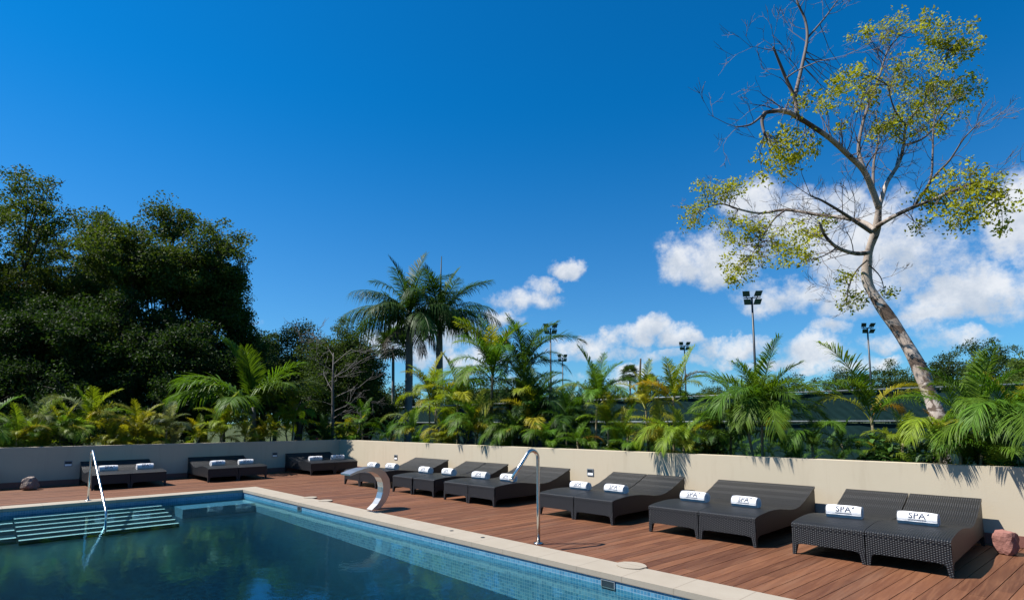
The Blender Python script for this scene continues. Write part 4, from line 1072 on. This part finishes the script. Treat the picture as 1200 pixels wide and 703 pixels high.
# low fronds and seedlings crowding the beds, too many to count
def frond_mass(name, spots, col, seed):
    rn = np.random.default_rng(seed); Vs, Fs, Ts, o = [], [], [], 0
    src = []
    for me in FAM['areca']:
        a = np.empty(len(me.vertices)*3, 'f'); me.vertices.foreach_get('co', a); f = np.empty(len(me.loops), 'i'); me.loops.foreach_get('vertex_index', f)
        src.append((a.reshape(-1, 3), f.reshape(-1, 4)))
    for x, y, z in spots:
        v, f = src[int(rn.integers(0, 5))]; s = rn.uniform(.4, .68); a = rn.uniform(0, 6.28)
        c_, s_ = math.cos(a)*s, math.sin(a)*s
        Vs.append(np.stack([v[:, 0]*c_-v[:, 1]*s_+x, v[:, 0]*s_+v[:, 1]*c_+y, v[:, 2]*s+z], 1)); Fs.append(f+o); o += len(v); Ts.append(np.full(len(v), np.clip(rn.normal(.5, .2), 0, .95)))
    ob = link(name, mesh_np(name, np.concatenate(Vs), np.concatenate(Fs), M['frond'], np.concatenate(Ts))); ob.color = (*col, 1); ob['kind'] = 'stuff'
rn = np.random.default_rng(31)
frond_mass('undergrowth', [(x, y, rn.uniform(.12, .48)) for x, y in zip(rn.uniform(-4, 17, 330), rn.uniform(5.3, 7.6, 330))], (.055, .11, .018), 1)
frond_mass('undergrowth', [(x, y, rn.uniform(.5, 1.15)) for x, y in zip(rn.uniform(3.5, 11, 190), rn.uniform(6.0, 8.6, 190))], (.050, .115, .016), 3)
frond_mass('undergrowth', [(x, y, rn.uniform(.15, .55)) for x, y in zip(rn.uniform(-7.5, -5.05, 200), rn.uniform(-8, 6, 200))], (.085, .13, .02), 2)

# ------------------------------------------------------------------ the big half-bare tree at the right, its limbs laid out at their own depths
TD = 14.0
base = at(1104, 495.2, TD-1.2); base.z = -.06
tree = empty('almond_tree', 'tall leaning half-bare tree with blotched pale trunk and sparse yellow-green leaves', 'tree', base)
S = 14.0/FPX
def tp(px, py, dd): return at(px, py, TD+dd)-base
LIMB = []   # (pixel path with depth offsets, start radius, end radius)
trunk_px = [(1104,520,-1.2),(1102,497,-1.15),(1092,468,-.95),(1076,428,-.6),(1051,385,-.15),(1028,352,.15),(1016,328,.3),(1018,296,.25),(1027,268,.1),(1030,240,0)]
g = MB(); P_ = [Vector((0,0,0))]+[tp(*q) for q in trunk_px]
def smooth(P, k=4):
    out = []
    for i in range(len(P)-1):
        p0 = P[max(i-1,0)]; p1 = P[i]; p2 = P[i+1]; p3 = P[min(i+2,len(P)-1)]
        for j in range(k):
            s = j/k; out.append(.5*((2*p1)+(p2-p0)*s+(2*p0-5*p1+4*p2-p3)*s*s+(3*p1-p0-3*p2+p3)*s**3))
    out.append(P[-1]); return out
sm_ = smooth(P_); nn = len(sm_)
g.tube(sm_, [.195*(1-q)+.078*q+.03*math.exp(-q*14)+.012*math.sin(q*37) for q in [i/(nn-1) for i in range(nn)]], 14); g.build('trunk', M['pale'], tree)
limbs = [
 ([(1030,244,0),(1022,222,-.1),(1012,200,-.3),(993,181,-.6),(972,162,-.9),(950,147,-1.2),(929,134,-1.4),(916,130,-1.5),(897,132,-1.6)], .076, .04),
 ([(897,132,-1.6),(893,142,-1.6),(896,158,-1.7)], .05, .025), ([(897,132,-1.6),(880,146,-1.8),(861,149,-1.9)], .03, .01),
 ([(934,136,-1.4),(931,115,-1.3),(921,92,-1.3),(912,70,-1.4),(906,55,-1.5)], .05, .02), ([(931,115,-1.3),(940,77,-1.0),(946,45,-.8),(943,22,-.7),(934,2,-.7),(930,-22,-.6)], .045, .015),
 ([(946,45,-.8),(966,22,-.5),(985,-4,-.4)], .025, .01), ([(921,92,-1.3),(936,82,-1.8),(960,72,-2.2)], .02, .008),
 ([(1013,200,-.3),(1006,175,.2),(1012,141,.6),(1021,115,.9),(1032,85,1.1),(1040,60,1.2),(1054,42,1.3)], .05, .014),
 ([(1029,246,0),(1034,230,.05),(1040,213,.2),(1053,192,.5),(1059,171,.8),(1062,149,.9),(1078,124,1.1),(1098,95,1.2),(1112,60,1.2)], .062, .014),
 ([(1062,149,.9),(1048,128,.4),(1040,100,.2)], .03, .01), ([(1059,171,.8),(1085,160,1.2),(1110,128,1.5),(1124,108,1.6)], .035, .01),
 ([(1027,266,0),(1045,255,-.3),(1070,243,-.8),(1096,233,-1.3),(1121,222,-1.7),(1143,215,-2.0),(1166,226,-2.1)], .06, .014),
 ([(1070,243,-.8),(1090,212,-.6),(1093,179,-.4),(1094,149,-.3),(1100,130,-.3)], .032, .01), ([(1074,238,-.8),(1096,206,-1.2),(1113,188,-1.5),(1130,162,-1.8),(1150,142,-2.0)], .03, .008),
 ([(1025,270,0),(1015,262,.3),(993,256,.7),(959,252,1.2),(921,246,1.7),(890,250,2.1),(865,245,2.3),(844,239,2.5),(820,247,2.6)], .06, .014), ([(921,246,1.7),(908,256,1.6),(895,275,1.5),(880,300,1.4)], .03, .01),
 ([(1021,272,0),(1000,258,-.6),(985,248,-1.0),(963,235,-1.4),(950,230,-1.6)], .05, .014),
 ([(1017,296,-.1),(1002,297,-.4),(981,290,-.8),(966,275,-1.1),(960,260,-1.2)], .06, .02), ([(981,290,-.8),(965,300,-1.0),(945,305,-1.2)], .02, .008),
 ([(1016,305,-.1),(1003,318,.4),(994,338,.6),(992,355,.6)], .022, .008), ([(1018,310,-.1),(1032,325,.2),(1037,345,.3)], .018, .007), ([(1023,222,-.1),(1024,190,.6),(1030,160,1.3),(1026,130,1.8)], .04, .012),
]
rr = random.Random(21); tw_pts = []; gt = MB()
for path, ra, rb in limbs:
    P_ = smooth([tp(*q) for q in path]); n = len(P_)
    gl = MB(); gl.tube(P_, [ra+(rb-ra)*i/(n-1) for i in range(n)], 8); gl.build('limb', M['twig'] if ra < .055 else M['pale'], tree)
    ln = sum((P_[i+1]-P_[i]).length for i in range(n-1))
    for k in range(int(ln*3.4)):
        q = rr.uniform(.18, 1.0); x = q*(n-1); i = min(n-2, int(x)); s = P_[i].lerp(P_[i+1], x-i); dd = (P_[i+1]-P_[i]).normalized()
        d = (dd*.7+Vector((rr.uniform(-1, 1), rr.uniform(-1, 1), rr.uniform(-.7, 1.1)))).normalized()
        grow(gt, s, d, rr.uniform(.35, .75), max(.008, (ra+(rb-ra)*q)*.30), 3, rr, tw_pts, .8, .0045, .15)
clumps = [(1111,51,28,1.2),(1130,60,16,1.2),(1095,40,14,1.1),(1121,111,25,1.6),(1100,115,16,1.3),(1087,102,20,1.1),(1053,145,24,.7),(1035,152,14,.6),(1074,128,18,.9),(993,92,17,.2),(1010,42,12,.6),(1045,32,16,1.2),(1079,26,13,1.2),
 (980,108,16,-.4),(934,124,11,-1.3),(925,166,22,-1.3),(945,172,10,-1.2),(912,188,20,-1.2),(900,206,11,-1.3),(1036,98,20,.6),(968,119,10,-.8),(835,226,22,2.4),(814,252,18,2.6),(857,222,14,2.2),(874,273,20,1.6),(871,311,22,1.4),(858,325,12,1.3),
 (885,268,18,1.6),(930,279,22,.6),(939,302,16,.2),(915,300,12,.6),(962,270,13,-.6),(994,352,15,.6),(992,325,11,.5),(1037,343,9,.3),(1134,213,22,-1.8),(1156,239,22,-2.1),(1110,228,14,-1.4),(1087,230,13,-1.1),(1117,256,16,-1.6),(1074,265,9,-.8),
 (1173,269,6,-2.1),(1170,224,9,-2.1),(1140,250,14,-1.9),(1060,75,12,.9),(1000,120,10,.3),(1020,128,10,.9),(1100,145,12,-.2),(985,150,8,-.5),(848,262,14,2.0),(900,290,12,1.5)]
rn = np.random.default_rng(5); cen = []
for px, py, rad, dd in clumps:
    c = tp(px, py, dd); k = max(5, int(rad*rad/13))
    d = rn.normal(0, 1, (k, 3)); d /= np.linalg.norm(d, axis=1)[:, None]
    cen.append(np.array(c)+d*(rad*S*1.42*rn.random(k)**.5)[:, None]*np.array([1, 1, .8]))
cen = np.concatenate(cen)
V, Fq, T = leaf_cloud(rn, cen, 20, .072, .20, .8, .25)
link('foliage', mesh_np('foliage', V, Fq, M['leaf'], T), tree).color = (.30, .31, .02, 1)
# sprigs that carry each leafy tuft back to the nearest limb
LP = [p for path, ra, rb in limbs for p in smooth([tp(*q) for q in path])]
for c in cen[::3]:
    c = Vector(c); q = min(LP, key=lambda p: (p-c).length); m_ = q.lerp(c, .5)+Vector((rr.uniform(-.1, .1), rr.uniform(-.1, .1), rr.uniform(-.05, .12)))
    gt.tube([q, m_, c], [.010, .007, .004], 3, False)
gt.build('twigs', M['twig'], tree)

# ------------------------------------------------------------------ tennis court: screened fence and floodlights
FY = 15.4
fe = empty('court_fence', 'long dark green screened tennis court fence with pipe rails behind the palms', 'fence', (0, FY, 0))
x0, x1 = -34, 30; fz1 = 2.62
g = MB()
N = 160
for i in range(N):
    xa = x0+(x1-x0)*i/N; xb = x0+(x1-x0)*(i+1)/N
    for za, zb_ in ((.05, 1.56), (1.66, fz1-.06)):
        ya = .05*math.sin(xa*1.9)+.02*math.sin(xa*5.1); yb = .05*math.sin(xb*1.9)+.02*math.sin(xb*5.1)
        g.quad((xa,ya*.3,za), (xb,yb*.3,za), (xb,yb*.5,zb_), (xa,ya*.5,zb_), None, True)
g.build('screen', M['screen'], fe)
for zz in (fz1, 1.62):
    g = MB(); g.tube([(x0,-.06,zz), (x1,-.06,zz)], .032, 10); g.build('rail', M['galv'], fe)
for i in range(22):
    x = x0+i*3.05; g = MB(); g.tube([(x,.14,-.06), (x,.14,fz1+.04)], .03, 10); g.build('post', M['black'], fe)
g = MB(); g.quad((-30,FY+.6,-.045), (28,FY+.6,-.045), (28,FY+36,-.045), (-30,FY+36,-.045)); struct(g.build('tennis_court_ground', M['court']))
def floodlight(px, top, dep, label, ref=[None]):
    b = ground_at(px, dep); z = zat(b, top)+.06
    r = empty('floodlight_pole', label, 'floodlight', b, math.atan2(R0.y, R0.x)+.15*(px % 3-1), 'tennis court floodlights')
    g = MB(); g.tube([(0,0,0), (0,0,z*.5), (0,0,z)], [.085, .07, .05], 10); g.build('pole', M['black'], r)
    g = MB(); g.tube([(-.46,0,z), (.46,0,z)], .03, 8); g.tube([(0,-.2,z), (0,.2,z)], .025, 8); g.build('crossarm', M['black'], r)
    for sx, dz, tl in ((-.32, .25, 35), (.32, .25, 35), (-.27, -.22, 30), (.27, -.22, 30)):
        g = MB(); a_ = R(tl); w, h, d = .19, .165, .075
        def pp(u, v, n): return (sx*1.0+u+.2*v*(1 if sx > 0 else -1), -.05+n*math.cos(a_)-v*math.sin(a_), z+dz+v*math.cos(a_)+n*math.sin(a_))
        fr = [pp(-w,-h,-d), pp(w,-h,-d), pp(w,h,-d), pp(-w,h,-d)]; bk = [pp(-w*.55,-h*.6,d), pp(w*.55,-h*.6,d), pp(w*.55,h*.6,d), pp(-w*.55,h*.6,d)]
        g.poly(fr); g.poly(bk[::-1])
        for k in range(4): g.quad(fr[(k+1) % 4], fr[k], bk[k], bk[(k+1) % 4])
        g.tube([pp(0,0,d), (sx*.9, 0, z)], .025, 6)
        lamp = g.build('floodlight_head', M['black'], r)
        g = MB(); e = .86; g.poly([pp(-w*e,-h*e,-d-.004), pp(w*e,-h*e,-d-.004), pp(w*e,h*e,-d-.004), pp(-w*e,h*e,-d-.004)]); g.build('lens', M['lens'], lamp)
    return r
floodlight(888, 347, 31, 'tall dark floodlight pole with four lamps, tallest in the photo')
floodlight(1024, 384, 42, 'floodlight pole left of the leaning trunk')
floodlight(646, 384, 41, 'floodlight pole behind the arching palm, nearer one of the close pair')
floodlight(660, 419, 60, 'smaller farther floodlight pole of the close pair')
floodlight(805, 405, 52, 'floodlight pole mostly hidden behind the yellowing palm')
# little garden lights whose reddish heads show over the corner of the wall
for px, lab in ((372, 'small reddish garden light head left of the wall corner'), (398, 'small reddish garden light head right at the wall corner')):
    b = on_x(px, XW-.5, -.06) if px < 390 else on_y(px+4, YW+.45, -.06)
    r = empty('garden_light', lab, 'garden light', b); z = zat(b, 513)+.06
    g = MB(); g.tube([(0,0,0), (0,0,z-.04)], .016, 8); g.build('stake', M['black'], r)
    g = MB(); g.tube([(0,0,z-.06), (0,0,z-.02), (0,0,z+.02), (0,0,z+.04)], [.03, .05, .045, .015], 12); g.build('lamp_head', M['red'], r)
